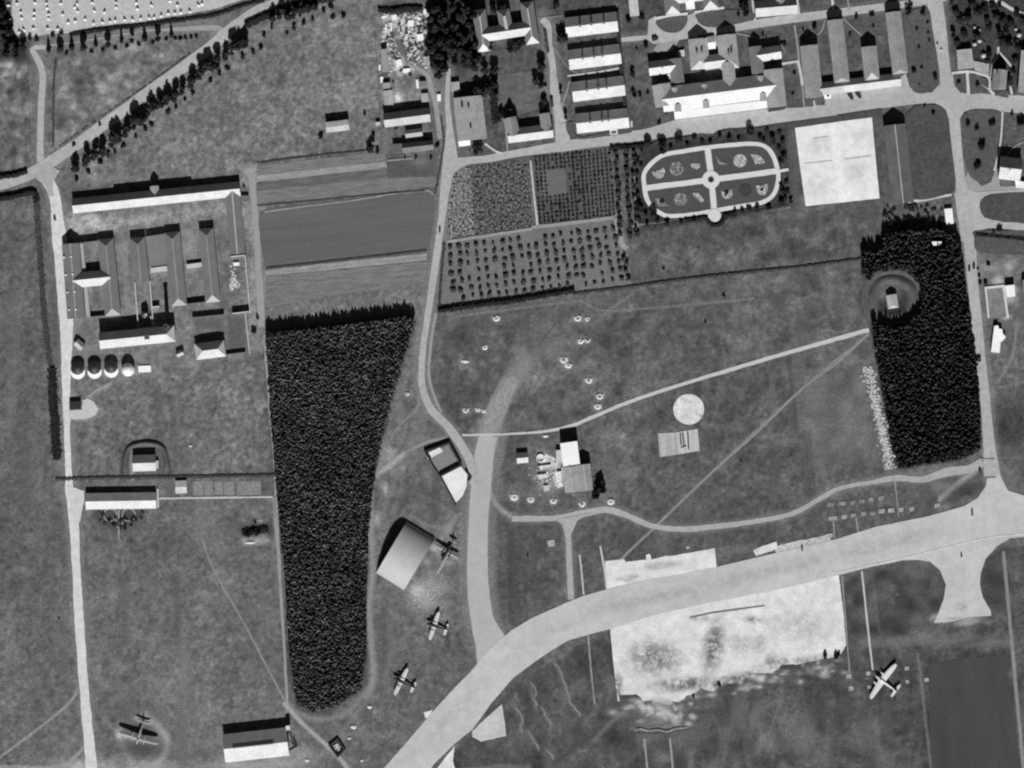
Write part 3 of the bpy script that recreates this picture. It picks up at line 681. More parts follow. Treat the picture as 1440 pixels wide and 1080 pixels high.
# aprons
def apron(pts, lab, m=APRON, z=z2, rag=.5): return sheet('concrete_apron', pts, m, z, lab, rag=rag, step=4)
def fract(pts, amp, depth=4):
    for _ in range(depth):
        o = []
        for p, r in zip(pts, pts[1:]): o += [p, ((p[0] + r[0]) / 2 + random.uniform(-amp, amp), (p[1] + r[1]) / 2 + random.uniform(-amp, amp))]
        pts = o + [pts[-1]]; amp *= .6
    return pts
apron([(859, 880), (920, 860), (1000, 842), (1060, 832), (1179, 806), (1180, 811), (1186, 860)] + fract([(1190, 905), (1180, 924), (1140, 930), (1098, 936), (1086, 946), (1062, 946), (1040, 958), (1018, 962), (1002, 972), (985, 968), (966, 978), (955, 988), (935, 984), (905, 986), (893, 976), (872, 978)], 1.6, 3) + [(865, 950), (862, 920)], 'large bright stained apron below the taxiway')
apron([(851, 789), (878, 786), (880, 790), (908, 787), (908, 780), (914, 779), (916, 787), (936, 782), (944, 782), (1005, 771), (1008, 802), (950, 815), (900, 823), (853, 833)], 'bright apron strip north of the taxiway')
apron([(1059, 774), (1072, 768), (1092, 762), (1094, 772), (1063, 782)], 'small bright patch beside the taxiway edge')
apron([(1090, 768), (1110, 763), (1150, 755), (1166, 751), (1168, 762), (1110, 776), (1090, 780)], 'long pale worn strip by the taxiway edge', mat('worn strip', alb(186), .15, .06, .4, .3, .3, 1), z1, .9)
apron([(596, 1002), (608, 998), (602, 1010), (598, 1010)], 'tiny pale corner of concrete on the taxiway edge')
apron([(664, 1028), (706, 990), (712, 1035), (676, 1043), (664, 1036)], 'pale dispersal slab south of the taxiway', mat('worn slab', alb(188), .12, .06, .12, .3, .1, 1))
apron([(607, 1090), (640, 1048), (637, 1070), (642, 1090)], 'bright wedge of concrete at the bottom edge')
sheet('parade_ground', [(1118, 180), (1165, 173), (1226, 165), (1231, 220), (1237, 279), (1190, 284), (1133, 290), (1125, 235)], PARADE, z2, 'big bright parade square east of the garden', rag=.15)
sheet('parade_strip', [(1166, 173), (1178, 171), (1190, 284), (1180, 285)], mat('whiter parade strip', alb(228), .06, .05, .10, .3, .10, 1), z3, 'slightly whiter band down the parade square', rag=.3)
for i, (a, b) in enumerate((((1131, 230), (1170, 226)), ((1188, 224), (1225, 219)), ((1143, 195), (1165, 192)))):
    ribbon('pavement_joint', [a, b], 1.2, mat('grey joint', alb(178), .1, .1, .2, .4, .1, 1), z4, 'faint grey joint line on the parade square')
for i, (x0, x1) in enumerate(((272, 285), (287, 299), (301, 313), (315, 329), (333, 366))):
    sheet('kitchen_plot', [(x0, 677), (x1, 676.5), (x1 + .5, 696), (x0 + .5, 696.5)], mat('kitchen plot soil', alb(128), .1, .06, .25, .4, .3, 1.2), z1, 'grey kitchen plot east of the garden hut, ' + nth(i) + ' from the west', rag=.5)
sheet('dark_field', [(1305, 934), (1330, 930), (1360, 925), (1390, 924), (1414, 919), (1420, 960), (1432, 1050), (1437, 1095), (1311, 1095), (1308, 1010)], mat('smooth dark pasture', alb(71), .10, .03, .10, .12, .26, 1.0, streak=(95, .3)), z1, 'smooth dark field in the southeast corner', rag=1.6)
sheet('gravel_patch', [(97, 577), (117, 576), (116, 563), (123, 560), (132, 565), (139, 575), (135, 583), (122, 588), (108, 590), (97, 590)], PATH, z3, 'pale gravel scar around the tarred hut', rag=.5)
# minor roads and paths on the airfield
def path(pts, w, lab, m=PATH, z=z2, rag=.25): return ribbon('footpath', pts, w, m, z, lab, rag)
path([(1222, 464), (1200, 470), (1080, 504), (945, 545), (880, 567), (830, 588), (806, 598), (770, 606), (720, 610), (650, 612)], [6, 6, 5.5, 5, 5, 5, 5, 4, 3, 3], 'pale straight path across the airfield')
path([(720, 729), (760, 729), (790, 727), (820, 722), (850, 717), (875, 722), (900, 733), (925, 741), (960, 744), (1010, 740), (1080, 730), (1120, 720), (1150, 703), (1180, 687), (1225, 678), (1262, 672), (1297, 674), (1330, 664), (1360, 660), (1382, 650)], [8, 8, 8, 9, 9, 9, 8, 8, 8, 8, 7, 7, 7, 6, 6, 9, 9, 12, 12, 12], 'curving gravel loop south of the works', rmat('loop gravel', 164, .06, .1), rag=.5)
path([(285, 760), (300, 800), (345, 880), (404, 992)], 1.7, 'thin diagonal path across the southwestern meadow', rmat('trodden turf', 138), z1, .3)
path([(1222, 468), (1180, 508), (1130, 545), (1060, 612), (1000, 665), (925, 737), (880, 780), (864, 797)], 2.8, 'long thin diagonal path crossing the airfield', rmat('trodden turf', 138), z1, .3)
path([(796, 735), (799, 755), (801, 800), (803, 843)], [12, 8, 8, 9], 'short pale track from the loop to the taxiway', rmat('loop gravel', 164), z3)
sheet('track_fork', [(782, 731), (800, 727), (830, 722), (812, 732), (804, 750), (796, 750), (791, 738)], rmat('loop gravel', 164), z4, 'small fan where the short track meets the loop')
path([(815, 780), (818, 806), (821, 836)], 2.4, 'thin pale strip beside the short track')
path([(844, 768), (850, 800), (853, 826)], 2.6, 'thin pale strip at the apron corner')
path([(827, 893), (831, 940), (836, 990)], 2, 'thin pale line in the southern grass', PATHD)
path([(859, 884), (865, 945), (870, 986)], 2.4, 'white edge line west of the large apron', APRON, z4)
path([(1184, 810), (1188, 860), (1195, 948)], 1.6, 'thin line dropping from the apron corner', PATHD)
path([(1212, 803), (1219, 870), (1227, 942)], 2.6, 'thin pale strip leading to the transport aircraft')
path([(1411, 775), (1418, 850), (1428, 960), (1441, 1100)], 5, 'pale perimeter track on the eastern edge', rmat('perimeter gravel', 132))
path([(906, 1038), (911, 1090)], 3, 'short pale strip at the bottom edge, western of two', PATHD)
path([(942, 1037), (947, 1090)], 3, 'short pale strip at the bottom edge, eastern of two', PATHD)
path([(1172, 733), (1174, 757)], 2, 'stub path below the first concrete square', PATHD)
path([(1204, 728), (1207, 750)], 2, 'stub path below the third concrete square', PATHD)
path([(1257, 668), (1260, 690), (1264, 728)], 1.6, 'thin line crossing the loop by the wood corner', PATHD)
# village paths
for pts, w, lab in (
    ([(798, 107), (830, 103), (872, 96)], 2.6, 'path in front of the third barrack'), ([(776, 64), (800, 96), (812, 102)], 1.2, 'diagonal footpath west of the second barrack'),
    ([(801, 114), (795, 135), (789, 150)], 2, 'diagonal footpath beside the third barrack'), ([(755, 26), (775, 24), (790, 22)], 1.2, 'thin path north of the first barrack'),
    ([(888, 170), (888, 185)], 3, 'short path east of the fourth barrack'), ([(788, 174), (808, 172)], 1.6, 'short path to the fourth barrack'),
    ([(1117, 35), (1121, 60), (1124, 90), (1128, 120), (1131, 152)], 2.4, 'long thin path west of the hip halls'), ([(1099, 90), (1124, 86)], 3.4, 'short bright path to the house corner'),
    ([(1122, 86), (1126, 105), (1128, 120)], 4, 'bright paved bit beside the first grey hall'), ([(1186, 26), (1196, 36), (1212, 50)], 1.8, 'diagonal path between two grey halls'),
    ([(1160, 28), (1156, 42), (1150, 49)], 1.6, 'curved path north of the first grey hall'), ([(1058, 0), (1062, 30)], 2.6, 'thin path beside the tree row'),
    ([(1120, -5), (1123, 20)], 4, 'thin path east of the top building'), ([(1170, -5), (1172, 14)], 4, 'thin path to the second grey hall'), ([(1192, -5), (1194, 14)], 2, 'thin path at the top edge'),
    ([(1003, 42), (1006, 58), (1008, 64)], 3, 'thin path between the two twin halls'), ([(1036, 47), (1070, 54)], 1.6, 'thin path toward the cross house'), ([(1094, 56), (1104, 72)], 1.4, 'thin path behind the cross house'),
    ([(682, 202), (696, 212), (706, 216)], 3, 'short path beside the big grey hall'), ([(711, 178), (714, 213)], 2, 'short path west of the winged house'),
    ([(1173, 163), (1178, 172)], 2.4, 'short path onto the parade square'), ([(1144, 141), (1146, 152)], 3, 'short path between two small lawns'),
    ([(1360, 102), (1362, 133)], 4.4, 'short path between the corner lawns'), ([(1338, 103), (1362, 101), (1378, 104), (1391, 110), (1392, 126), (1398, 133)], 3.6, 'bent path round the eastern lawns'),
    ([(1378, 118), (1388, 124), (1392, 130)], 2, 'diagonal path across the corner lawn'), ([(1404, 66), (1403, 78), (1396, 90), (1393, 110)], 3, 'path west of the steep house'),
    ([(1405, 74), (1418, 88), (1423, 98), (1420, 115), (1423, 133)], 3, 'path east of the steep house'), ([(1410, 157), (1408, 190), (1404, 215), (1398, 240)], 2.6, 'path down the eastern lawn'),
    ([(1382, -4), (1405, 3), (1425, 14), (1450, 24)], 5, 'pale lane across the top corner gardens'), ([(1403, 240), (1425, 208), (1450, 196)], 2, 'faint path toward the eastern house'),
    ([(544, 226), (580, 223)], 2.2, 'short pale path in the allotment'), ([(580, 92), (600, 105), (607, 125), (613, 150), (619, 195)], 7, 'dull track through the scrap yard'),
    ([(1262, 283), (1285, 283), (1320, 277), (1338, 274)], 4, 'pale path below the camouflaged hall'), ([(890, 218), (895, 300), (898, 325)], 1.6, 'thin line west of the formal garden'),
    ([(746, 226), (756, 320)], 2.6, 'thin path between crop and nursery'), ([(748, 320), (866, 305), (868, 296)], 5, 'grass path between nursery and orchard'), ([(866, 300), (874, 340), (882, 350)], 8, 'grass path at the orchard corner'), ([(628, 340), (748, 322)], 4, 'grass path above the orchard')):
    path(pts, w, lab, PATH if w > 2.5 and 'grass' not in lab and 'dull' not in lab else PATHD, z5)
# lawns with crisp kerbs cut out of the pavements
def lawn(pts, lab, m=LAWN, z=.48): return sheet('lawn', pts, m, z, lab, rag=.15)
lawn(spline([(1272, 20), (1290, 12), (1306, 14), (1311, 40), (1318, 80), (1321, 112), (1314, 126), (1300, 131), (1288, 130), (1280, 120), (1276, 80), (1270, 30)], 3, True), 'long rounded lawn west of the eastern road')
lawn(spline([(1286, 150), (1310, 147), (1326, 152), (1334, 168), (1337, 200), (1342, 235), (1343, 262), (1335, 272), (1284, 278), (1278, 220), (1272, 170)], 3, True), 'dark grass plot east of the camouflaged hall', LAWND)
lawn(spline([(1352, 168), (1362, 156), (1380, 154), (1404, 156), (1406, 165), (1402, 200), (1397, 235), (1394, 252), (1380, 256), (1366, 250), (1357, 230), (1352, 195)], 3, True), 'oval lawn with shrubs south of the junction')
lawn(spline([(1378, 290), (1384, 278), (1410, 272), (1500, 274), (1500, 316), (1420, 312), (1386, 306)], 3, True), 'rounded lawn inside the road loop', LAWND)
lawn(spline([(1370, 335), (1380, 324), (1500, 330), (1500, 358), (1420, 358), (1376, 354)], 3, True), 'lawn south of the road loop')
lawn([(1340, 106), (1357, 104), (1359, 132), (1350, 130), (1342, 120)], 'small corner lawn west of the short path')
lawn([(1363, 103), (1369, 103), (1387, 111), (1387, 120), (1378, 116), (1389, 130), (1364, 133)], 'small corner lawn east of the short path')
lawn([(1398, 134), (1408, 128), (1417, 127), (1418, 138)], 'small lawn in front of the steep house')
lawn(spline([(796, 174), (806, 172), (812, 192), (850, 187), (886, 178), (888, 186), (850, 192), (815, 196), (800, 190)], 3, True), 'lawn strip in front of the fourth barrack')
lawn([(1131, 140), (1144, 139), (1144, 150), (1134, 150)], 'tiny lawn west of the short path')
lawn([(1148, 139), (1159, 136), (1160, 148), (1149, 148)], 'tiny lawn east of the short path')
lawn(spline([(922, 30), (940, 24), (964, 22), (966, 32), (956, 44), (940, 46), (928, 40)], 3, True), 'rounded lawn in the forecourt, western one')
lawn(spline([(978, 20), (1008, 14), (1056, 16), (1058, 28), (1010, 38), (988, 36), (982, 28)], 3, True), 'rounded lawn in the forecourt, eastern one')
lawn([(1167, 164.5), (1174, 163), (1179, 171), (1120, 178), (1080, 184), (1078, 176)], 'dark verge along the parade square', LAWND)
lawn([(1176, 162), (1240, 152.5), (1240, 157), (1228, 164), (1180, 170)], 'dark verge north of the parade square, eastern part', LAWND)
sheet('lawn', [(700, 105), (766, 98), (770, 150), (728, 162), (700, 168)], mat('villa lawn', alb(96), .2, .07, .25, .3, .26, 1), z1, 'open lawn south of the winged villa', rag=.5)

# ------------------------------------------------------------------ formal garden
def G(pts): return q(890, 180, 6.26, pts)
GP = rmat('pale garden gravel', 205, .03, .06, .05)
ring = G([(100, 400), (165, 310), (270, 238), (450, 205), (650, 172), (900, 147), (1085, 140), (1180, 175), (1240, 260), (1278, 400), (1272, 500), (1235, 590), (1160, 645), (1060, 672), (800, 712), (560, 755), (330, 775), (240, 748), (165, 695), (118, 610), (100, 500)])
sheet('lawn', ring, mat('garden lawn', alb(78), .08, .08, .14, .4, .18, 1.1), z1, 'dark lawn inside the oval garden path', smooth=True)
ribbon('garden_path', ring, 6.0, GP, z2, 'pale oval path round the formal garden', closed=True, rag=.25)
ribbon('garden_path', G([(655, 165), (690, 455), (715, 725)]), 8.5, GP, z3, 'pale straight path across the oval, north to south')
ribbon('garden_path', G([(105, 530), (690, 455), (1275, 378)]), 8, GP, z4, 'pale straight path across the oval, west to east')
ribbon('garden_path', G([(1280, 382), (1370, 368)]), 4, GP, z5, 'short garden path leaving the oval eastward')
def disc(name, x, y, r, m, z, lab, n=28, **k): return sheet(name, [(x + r * math.cos(2 * math.pi * i / n), y + r * math.sin(2 * math.pi * i / n)) for i in range(n)], m, z, lab, **k)
gcx, gcy = G([(687, 455)])[0]
disc('garden_circle', gcx, gcy, 12.6, GP, z5, 'pale round centre of the formal garden')
bx, by = G([(718, 770)])[0]
disc('garden_bay', bx, by, 9.2, GP, .46, 'pale round bay at the southern garden exit')
# discs and slabs on the airfield
disc('compass_pad', 968.5, 575.5, 21.6, mat('pad concrete', alb(206), .14, .05, .2, .25, .2, 1, blots=[(965, 565, 10, 5, .25, 0), (975, 578, 8, 6, .2, 0), (986, 585, 4, 3, .6, 0)]), z2, 'round pale concrete pad on the airfield', 48, rag=.2)
SLAB = mat('grey slab', alb(166), .12, .06, .2, .3, .22, 1, streak=(96, .12))
sheet('concrete_slab', [(925, 609), (949, 608), (952, 639), (928, 643)], SLAB, z2, 'grey slab below the round pad, western half', rag=.3)
sheet('concrete_slab', [(950, 608), (981, 603), (984, 634), (965, 637), (953, 639)], mat('paler slab', alb(182), .12, .06, .2, .3, .2, 1, streak=(96, .12)), z3, 'paler slab below the round pad, eastern half', rag=.3)
random.seed(5)
SQ = mat('small concrete square', alb(158), .2, .1, .3, .5, .3, 1)
SQD = mat('weathered concrete square', alb(132), .2, .1, .3, .5, .3, 1)
rows = [[(1168, 710, 9), (1184, 708, 9), (1199, 707, 6), (1212, 705, 7), (1225, 703, 6), (1239, 701, 7)], [(1171, 729, 12), (1187, 727, 7), (1200, 725, 7), (1214, 723, 7), (1227, 722, 7), (1240, 719, 8), (1253, 718, 8), (1267, 717, 6), (1282, 716, 6), (1318, 711, 7)]]
for r_, row in enumerate(rows):
    for i, (x, y, w_) in enumerate(row):
        o = mesh_obj('concrete_square', *(lambda b: (b.v, b.f))((lambda b: (b.prism([W((x - w_ / 2, y - 2.6))[:2], W((x + w_ / 2, y - 3.4))[:2], W((x + w_ / 2, y + 2.4))[:2], W((x - w_ / 2, y + 3))[:2]], -.2, .25 + .004 * i), b)[1])(MB())), SQ if random.random() < .6 else SQD)
        tag(o, 'small pale concrete square, ' + nth(i) + ' from the west in the ' + ('upper' if r_ == 0 else 'lower') + ' row north of the taxiway', 'concrete square', 'concrete squares in two rows')
for i, (x, y, w_, lab) in enumerate(((1194, 951, 7, 'beside the end of the thin apron line'), (1196.5, 968, 7, 'southwest of the transport aircraft'), (1221, 947, 6, 'just ahead of the transport aircraft'), (1222, 966, 5, 'under the wing of the transport aircraft'), (1275, 940, 6, 'northeast of the transport aircraft tail'), (1276, 958.5, 5, 'east of the transport aircraft tail'), (1303, 956, 6, 'beside the dark ploughed patch'), (775, 764, 10, 'alone west of the short track'), (1168, 753, 6, 'at the taxiway edge below the two rows'), (967, 770, 4, 'at the top edge of the apron strip'))):
    b = MB(); b.box(W((x, y))[:2], w_ * S, w_ * S * .9, -.2, .3, .1)
    tag(b.build('concrete_block', SQ), 'small pale concrete block ' + lab, 'concrete block', 'scattered concrete blocks')
# ------------------------------------------------------------------ the ground mesh itself
ed = np.minimum(np.minimum(PXX - GX0, GX0 + GS * (GW - 1) - PXX), np.minimum(PYY - GY0, GY0 + GS * (GH - 1) - PYY))
fd = np.clip(ed / 50.0, 0, 1); tone = tone * fd + 92 * (1 - fd)      # beyond the survey the fields run on in one even tone
al = np.vectorize(alb)(np.clip(tone, 4, 250))
# turf roughness: tiny hollows only, so that nothing laid on the ground is pierced
hz = -np.abs(blur(rng.standard_normal(tone.shape), .8)) * 0.16 - 0.02
far_x = np.array([-20000.0, -4000.0]); 
xs = np.concatenate([far_x, X(gx), -far_x[::-1]])
ys = np.concatenate([-far_x[::-1], Y(gy), far_x])
nx, ny = len(xs), len(ys)
A = np.pad(al, 2, mode='edge'); H = np.pad(hz, 2, mode='constant', constant_values=-0.05)
A[:2] = A[-2:] = alb(92); A[:, :2] = A[:, -2:] = alb(92)
vx, vy = np.meshgrid(xs, ys)
co = np.stack([vx, vy, H], -1).reshape(-1, 3).astype(np.float32)
idx = np.arange(nx * ny).reshape(ny, nx)
quads = np.stack([idx[1:, :-1], idx[1:, 1:], idx[:-1, 1:], idx[:-1, :-1]], -1).reshape(-1, 4)
me = bpy.data.meshes.new('ground')
me.vertices.add(len(co)); me.vertices.foreach_set('co', co.ravel())
me.loops.add(quads.size); me.loops.foreach_set('vertex_index', quads.ravel().astype(np.int32))
me.polygons.add(len(quads)); me.polygons.foreach_set('loop_start', np.arange(0, quads.size, 4, dtype=np.int32))
me.update(calc_edges=True)
at = me.attributes.new('soil', 'FLOAT', 'POINT'); at.data.foreach_set('value', A.ravel().astype(np.float32))
me.materials.append(mat('turf and soil', 0, .04, .06, .10, .3, .34, .9, attr=True))
ground = bpy.data.objects.new('ground', me); C.objects.link(ground)
tag(ground, 'mottled grey airfield turf with worn tracks', None, None, 'structure')

# ------------------------------------------------------------------ buildings
def wing(parent, p1, p2, half, eave, pitch=32, hip=(0, 0), roof=ROOF_TILE, wall=WALL_M, cap=False, rn='roof', over=.25):
    """pitched wing: ridge from p1 to p2 (plan units), half width, eave height, slope in degrees; hips as lengths in plan units"""
    a, b = Vector(W(p1)[:2]), Vector(W(p2)[:2])
    u = (b - a).normalized(); n = Vector((-u.y, u.x)); h = half * S
    rise = h * math.tan(math.radians(pitch)); zr = eave + rise
    c = [a - n * h, b - n * h, b + n * h, a + n * h]
    r1, r2 = a + u * hip[0] * S, b - u * hip[1] * S
    t = .22
    vs = [(p.x, p.y, eave - t) for p in c] + [(p.x, p.y, eave) for p in c] + [(r1.x, r1.y, zr), (r2.x, r2.y, zr)]
    fs = [(3, 2, 1, 0), (0, 1, 5, 4), (1, 2, 6, 5), (2, 3, 7, 6), (3, 0, 4, 7), (4, 5, 9, 8), (6, 7, 8, 9), (7, 4, 8), (5, 6, 9)]
    fm = [0, 0, 0, 0, 0, 0, 0, 0 if hip[0] else 1, 0 if hip[1] else 1]
    o = mesh_obj(rn, vs, fs, [roof, wall], parent, fm)
    m = MB(); i = h - over
    w = [a - n * i + u * over, b - n * i - u * over, b + n * i - u * over, a + n * i + u * over]
    m.prism([(p.x, p.y) for p in w], -.4, eave - t * .5)
    m.build('wall', wall, parent)
    if cap:
        k = MB(); d = (cap if cap is not True else .45)
        k.prism([(p.x, p.y) for p in (r1 - n * d, r2 - n * d, r2 + n * d, r1 + n * d)], zr - .3, zr + .12)
        k.build('ridge_cap', CAP_M, parent)
    return o, zr
def flat(parent, pts, z, roof=ROOF_GREY, wall=WALL_M, z0=-.4, lip=.25):
    roof = DECK_W if roof in (ROOF_PALE, ROOF_BRIGHT) else DECK_P if roof is ROOF_TILE else roof
    m = MB(); P = [W(p)[:2] for p in pts]
    cx, cy = sum(p[0] for p in P) / len(P), sum(p[1] for p in P) / len(P)
    m.prism([(cx + (x - cx) * .97, cy + (y - cy) * .97) for x, y in P], z0, z - .2)
    m.build('wall', wall, parent)
    m = MB(); m.prism(P, z - .2, z)
    return m.build('roof', roof, parent)
def chimney(parent, p, z0, z1, w=.8, m=BRICK_M):
    b = MB(); b.box(W(p)[:2], w, w * 1.3, z0, z1); b.box(W(p)[:2], w * 1.2, w * 1.5, z1 - .25, z1 - .02)
    return b.build('chimney', m, parent)
def dormer(parent, p1, p2, half, z, pitch=38, m=ROOF_TILE, wall=WALL_M):
    a, b = Vector(W(p1)[:2]), Vector(W(p2)[:2]); u = (b - a).normalized(); n = Vector((-u.y, u.x)); h = half * S
    zr = z + h * math.tan(math.radians(pitch))
    c = [a - n * h, b - n * h, b + n * h, a + n * h]
    vs = [(p.x, p.y, z - 2.5) for p in c] + [(p.x, p.y, z) for p in c] + [(a.x, a.y, zr), (b.x, b.y, zr)]
    fs = [(3, 2, 1, 0), (0, 1, 5, 4), (1, 2, 6, 5), (2, 3, 7, 6), (3, 0, 4, 7), (4, 5, 9, 8), (6, 7, 8, 9), (7, 4, 8), (5, 6, 9)]
    return mesh_obj('dormer', vs, fs, [m, wall], parent, [1, 1, 1, 1, 1, 0, 0, 1, 1])
def bld(name, label, p, cat='building', group=None): return thing(name, label, cat, W(p), group)
def wallrun(name, label, pts, h, w=.5, m=BRICK_M, cat='wall', group=None):
    b = MB()
    for p, r in zip(pts, pts[1:]):
        a, c = Vector(W(p)[:2]), Vector(W(r)[:2]); u = (c - a).normalized(); n = Vector((-u.y, u.x)) * w / 2; e = u * w * .45
        b.prism([(x.x, x.y) for x in (a - n - e, c - n + e, c + n + e, a + n - e)], -.3, h + random.uniform(0, .02))
    return tag(b.build(name, m), label, cat, group)

# --- western factory
t = bld('long_barn', 'very long narrow barn with white southern slope above the factory', (220, 278))
wing(t, (102.5, 290), (337.5, 265.8), 10.5, 3.2, 43, roof=ROOF_BRIGHT, wall=BRICK_M)
wing(t, (161, 284), (270.5, 272.7), 10.5, 5.0, 43, roof=ROOF_BRIGHT, wall=BRICK_M)
dormer(t, (219, 277), (217.6, 262), 6, 5.6, 45, ROOF_TILE)
t = bld('storage_wing', 'grey north to south wing joined to the east end of the long barn', (330, 312))
wing(t, (327, 268.5), (334.5, 357), 10.5, 3.2, 38, roof=ROOF_DULL, cap=.35)
HALL = dict(eave=4.6, roof=ROOF_DULL, wall=BRICK_M)
t = bld('factory_hall', 'westernmost factory hall with eight white roof vents', (105, 395))
wing(t, (100, 343), (108, 448), 12.5, 4.6, 34, roof=ROOF_DULL, wall=BRICK_M, cap=.2)
for k, (x, y) in enumerate(((91, 362), (101, 361), (93.5, 386.5), (103.5, 385.5), (96, 411), (106, 410), (98, 435.5), (108, 435))):
    zz = 8.2 if k % 2 else 5.6
    b = MB(); b.lathe(W((x, y))[:2], [(.55, zz - 1), (.55, zz + .7), (.85, zz + .75), (.5, zz + 1.2)], 8); b.build('roof_vent', CONC_M, t)
t = bld('lean_to', 'long low lean-to along the east side of the vented hall', (117, 400))
flat(t, [(113, 343), (117.5, 343), (127.5, 446), (122, 447)], 3.0, ROOF_MID)
def hiphall(label, p1, p2, half, n=(1, 1)):
    t = bld('factory_hall', label, ((p1[0] + p2[0]) / 2, (p1[1] + p2[1]) / 2))
    wing(t, p1, p2, half, 4.6, 33, (10 * n[0], 10 * n[1]), ROOF_DULL, BRICK_M, cap=.14)
    return t
hiphall('factory hall with a white southern hip beside the courtyard heap', (149, 336), (159.5, 444), 11)
hiphall('short factory hall ending above the roofless ruin', (193.6, 334), (199, 394), 11, (1, 0))
hiphall('factory hall with a white southern hip next to the tall chimney', (242.4, 326.5), (252.5, 430), 11)
hiphall('easternmost factory hall with a white southern hip', (290, 321.5), (300, 425), 10.5)
t = bld('cross_shed', 'hipped cross shed bridging two western factory halls', (130, 394))
wing(t, (103, 395), (156, 389.6), 10.5, 4.6, 42, roof=ROOF_BRIGHT, wall=BRICK_M)
t = bld('link_roof', 'low pale link roof between the ruin and the chimney hall', (224, 378))
flat(t, [(212, 377), (235, 374), (236, 381), (213, 384)], 3.2, ROOF_TILE)
t = bld('link_roof', 'low pale link roof between the two eastern halls', (273, 373))
flat(t, [(262, 372), (285, 369), (286, 375), (263, 378)], 2.4, ROOF_TILE)
t = bld('yard_roof', 'flat grey roof between the short hall and the chimney hall', (213, 350))
flat(t, [(205, 333), (232, 329), (236, 372), (211, 375)], 4.4, ROOF_DULL)
wallrun('yard_wall', 'brick wall closing the yards north of the western halls', [(113, 342), (140, 339)], 4.4)
wallrun('yard_wall', 'brick wall between the chimney hall and the eastern hall', [(262, 428), (288, 425)], 3.6)
wallrun('yard_wall', 'brick wall south of the hipped cross shed', [(127, 446), (148, 444)], 3.0)
wallrun('ruin_wall', 'roofless pale ruin walls south of the short hall', [(190, 398), (195, 462), (216, 459), (211, 396)], 3.2, .6, CONC_M)
wallrun('ruin_wall', 'broken ruin wall running west of the chimney', [(212, 445), (216, 460), (229, 456)], 3.0, .6, CONC_M)
wallrun('ruin_wall', 'small wall stub beside the chimney base', [(215, 432), (224, 431)], 3.4, .6, CONC_M)
t = bld('boiler_house', 'boiler house with black north slope below the ruin', (190, 475))
wing(t, (141, 479.5), (247, 469), 11.5, 7.2, 42, (0, 12), ROOF_BRIGHT, BRICK_M)
b = MB(); b.box(W((208, 474))[:2], 3.4, 3.4, 8, 13.2, .1); b.build('roof_turret', SOOT_M, t)
t = thing('factory_chimney', 'tall round brick factory chimney casting a long shadow', 'chimney', W((236, 459)))
b = MB(); c0 = W((236, 459))[:2]; b.lathe(c0, [(3.0, -.3), (3.0, 3), (1.7, 3.1), (1.25, 22.0)], 16); b.build('stack', BRICK_M, t)
b = MB(); b.lathe(c0, [(1.5, 22.0), (1.6, 23.4), (.9, 23.4), (.85, 22.4)], 16); b.build('rim', SOOT_M, t)
t = thing('water_tank', 'small dark round tank between the ruin walls', 'tank', W((204, 442)))
b = MB(); b.lathe(W((204, 442))[:2], [(2.6, -.3), (2.6, 5), (.2, 6.6)], 14); b.build('shell', SOOT_M, t)
b = MB(); b.lathe(W((206, 442))[:2], [(.7, 5.2), (.7, 7.4), (.2, 7.7)], 8); b.build('vent_pipe', CONC_M, t)
t = bld('hipped_store', 'hipped store with black north slope in the factory corner', (296, 492))
wing(t, (275, 495), (317, 489.5), 11.5, 4.4, 43, (11, 10), ROOF_BRIGHT, BRICK_M)
wallrun('yard_wall', 'tall wall along the north of the store yard', [(271, 447), (315, 442.5)], 3.4)
wallrun('yard_wall', 'wall between the store and the outer yard', [(318, 499), (345, 495.5)], 2.6)
wallrun('yard_wall', 'long pale boundary wall east of the store yard', [(345, 441), (351, 496)], 1.4, .5, CONC_M)
wallrun('yard_wall', 'pale boundary wall east of the rubble yard', [(325, 361), (345, 359), (352, 438), (327, 441)], 4.0, .5, CONC_M)
t = bld('yard_hut', 'small white hut inside the rubble yard', (332, 371)); flat(t, [(328, 369.5), (336.5, 369), (337, 373.5), (328.5, 374)], 1.6, ROOF_BRIGHT)
t = bld('corner_shed', 'tiny dark shed east of the long barn', (345, 277)); flat(t, [(339, 275), (350, 275), (350.5, 284), (339.5, 284)], 2.4, ROOF_CAMO)
t = bld('turned_hut', 'small hut turned cornerwise beside the tank row', (112, 484))
wing(t, (107, 480.5), (117, 489), 5.4, 2.4, 36, roof=ROOF_TILE)
t = bld('small_hut', 'tiny pale hut below the boiler house', (253, 499)); wing(t, (248.5, 499), (257.5, 495), 4, 2.6, 40, roof=ROOF_PALE)
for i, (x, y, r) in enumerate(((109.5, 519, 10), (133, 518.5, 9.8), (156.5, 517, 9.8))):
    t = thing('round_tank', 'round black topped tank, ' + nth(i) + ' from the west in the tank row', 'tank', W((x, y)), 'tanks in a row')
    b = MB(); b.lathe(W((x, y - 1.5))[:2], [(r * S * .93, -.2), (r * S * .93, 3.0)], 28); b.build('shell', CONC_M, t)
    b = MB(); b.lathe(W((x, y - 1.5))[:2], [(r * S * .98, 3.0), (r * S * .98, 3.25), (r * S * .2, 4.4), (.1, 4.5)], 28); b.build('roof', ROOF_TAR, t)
    b = MB(); b.lathe(W((x, y + 4.5))[:2], [(r * S, -.2), (r * S, .22)], 28); b.build('sun_crescent', mat('sun crescent white', .8, .05, .2, .08, .8, .05, 2), t)  # added pale disc set south, stands in for the sunlit crescent
t = thing('round_tank', 'round pale domed tank at the east end of the tank row', 'tank', W((180.5, 520)), 'tanks in a row')
b = MB(); b.lathe(W((180.5, 520))[:2], [(4.5, -.2), (4.5, 4.2)], 28); b.build('shell', CONC_M, t)
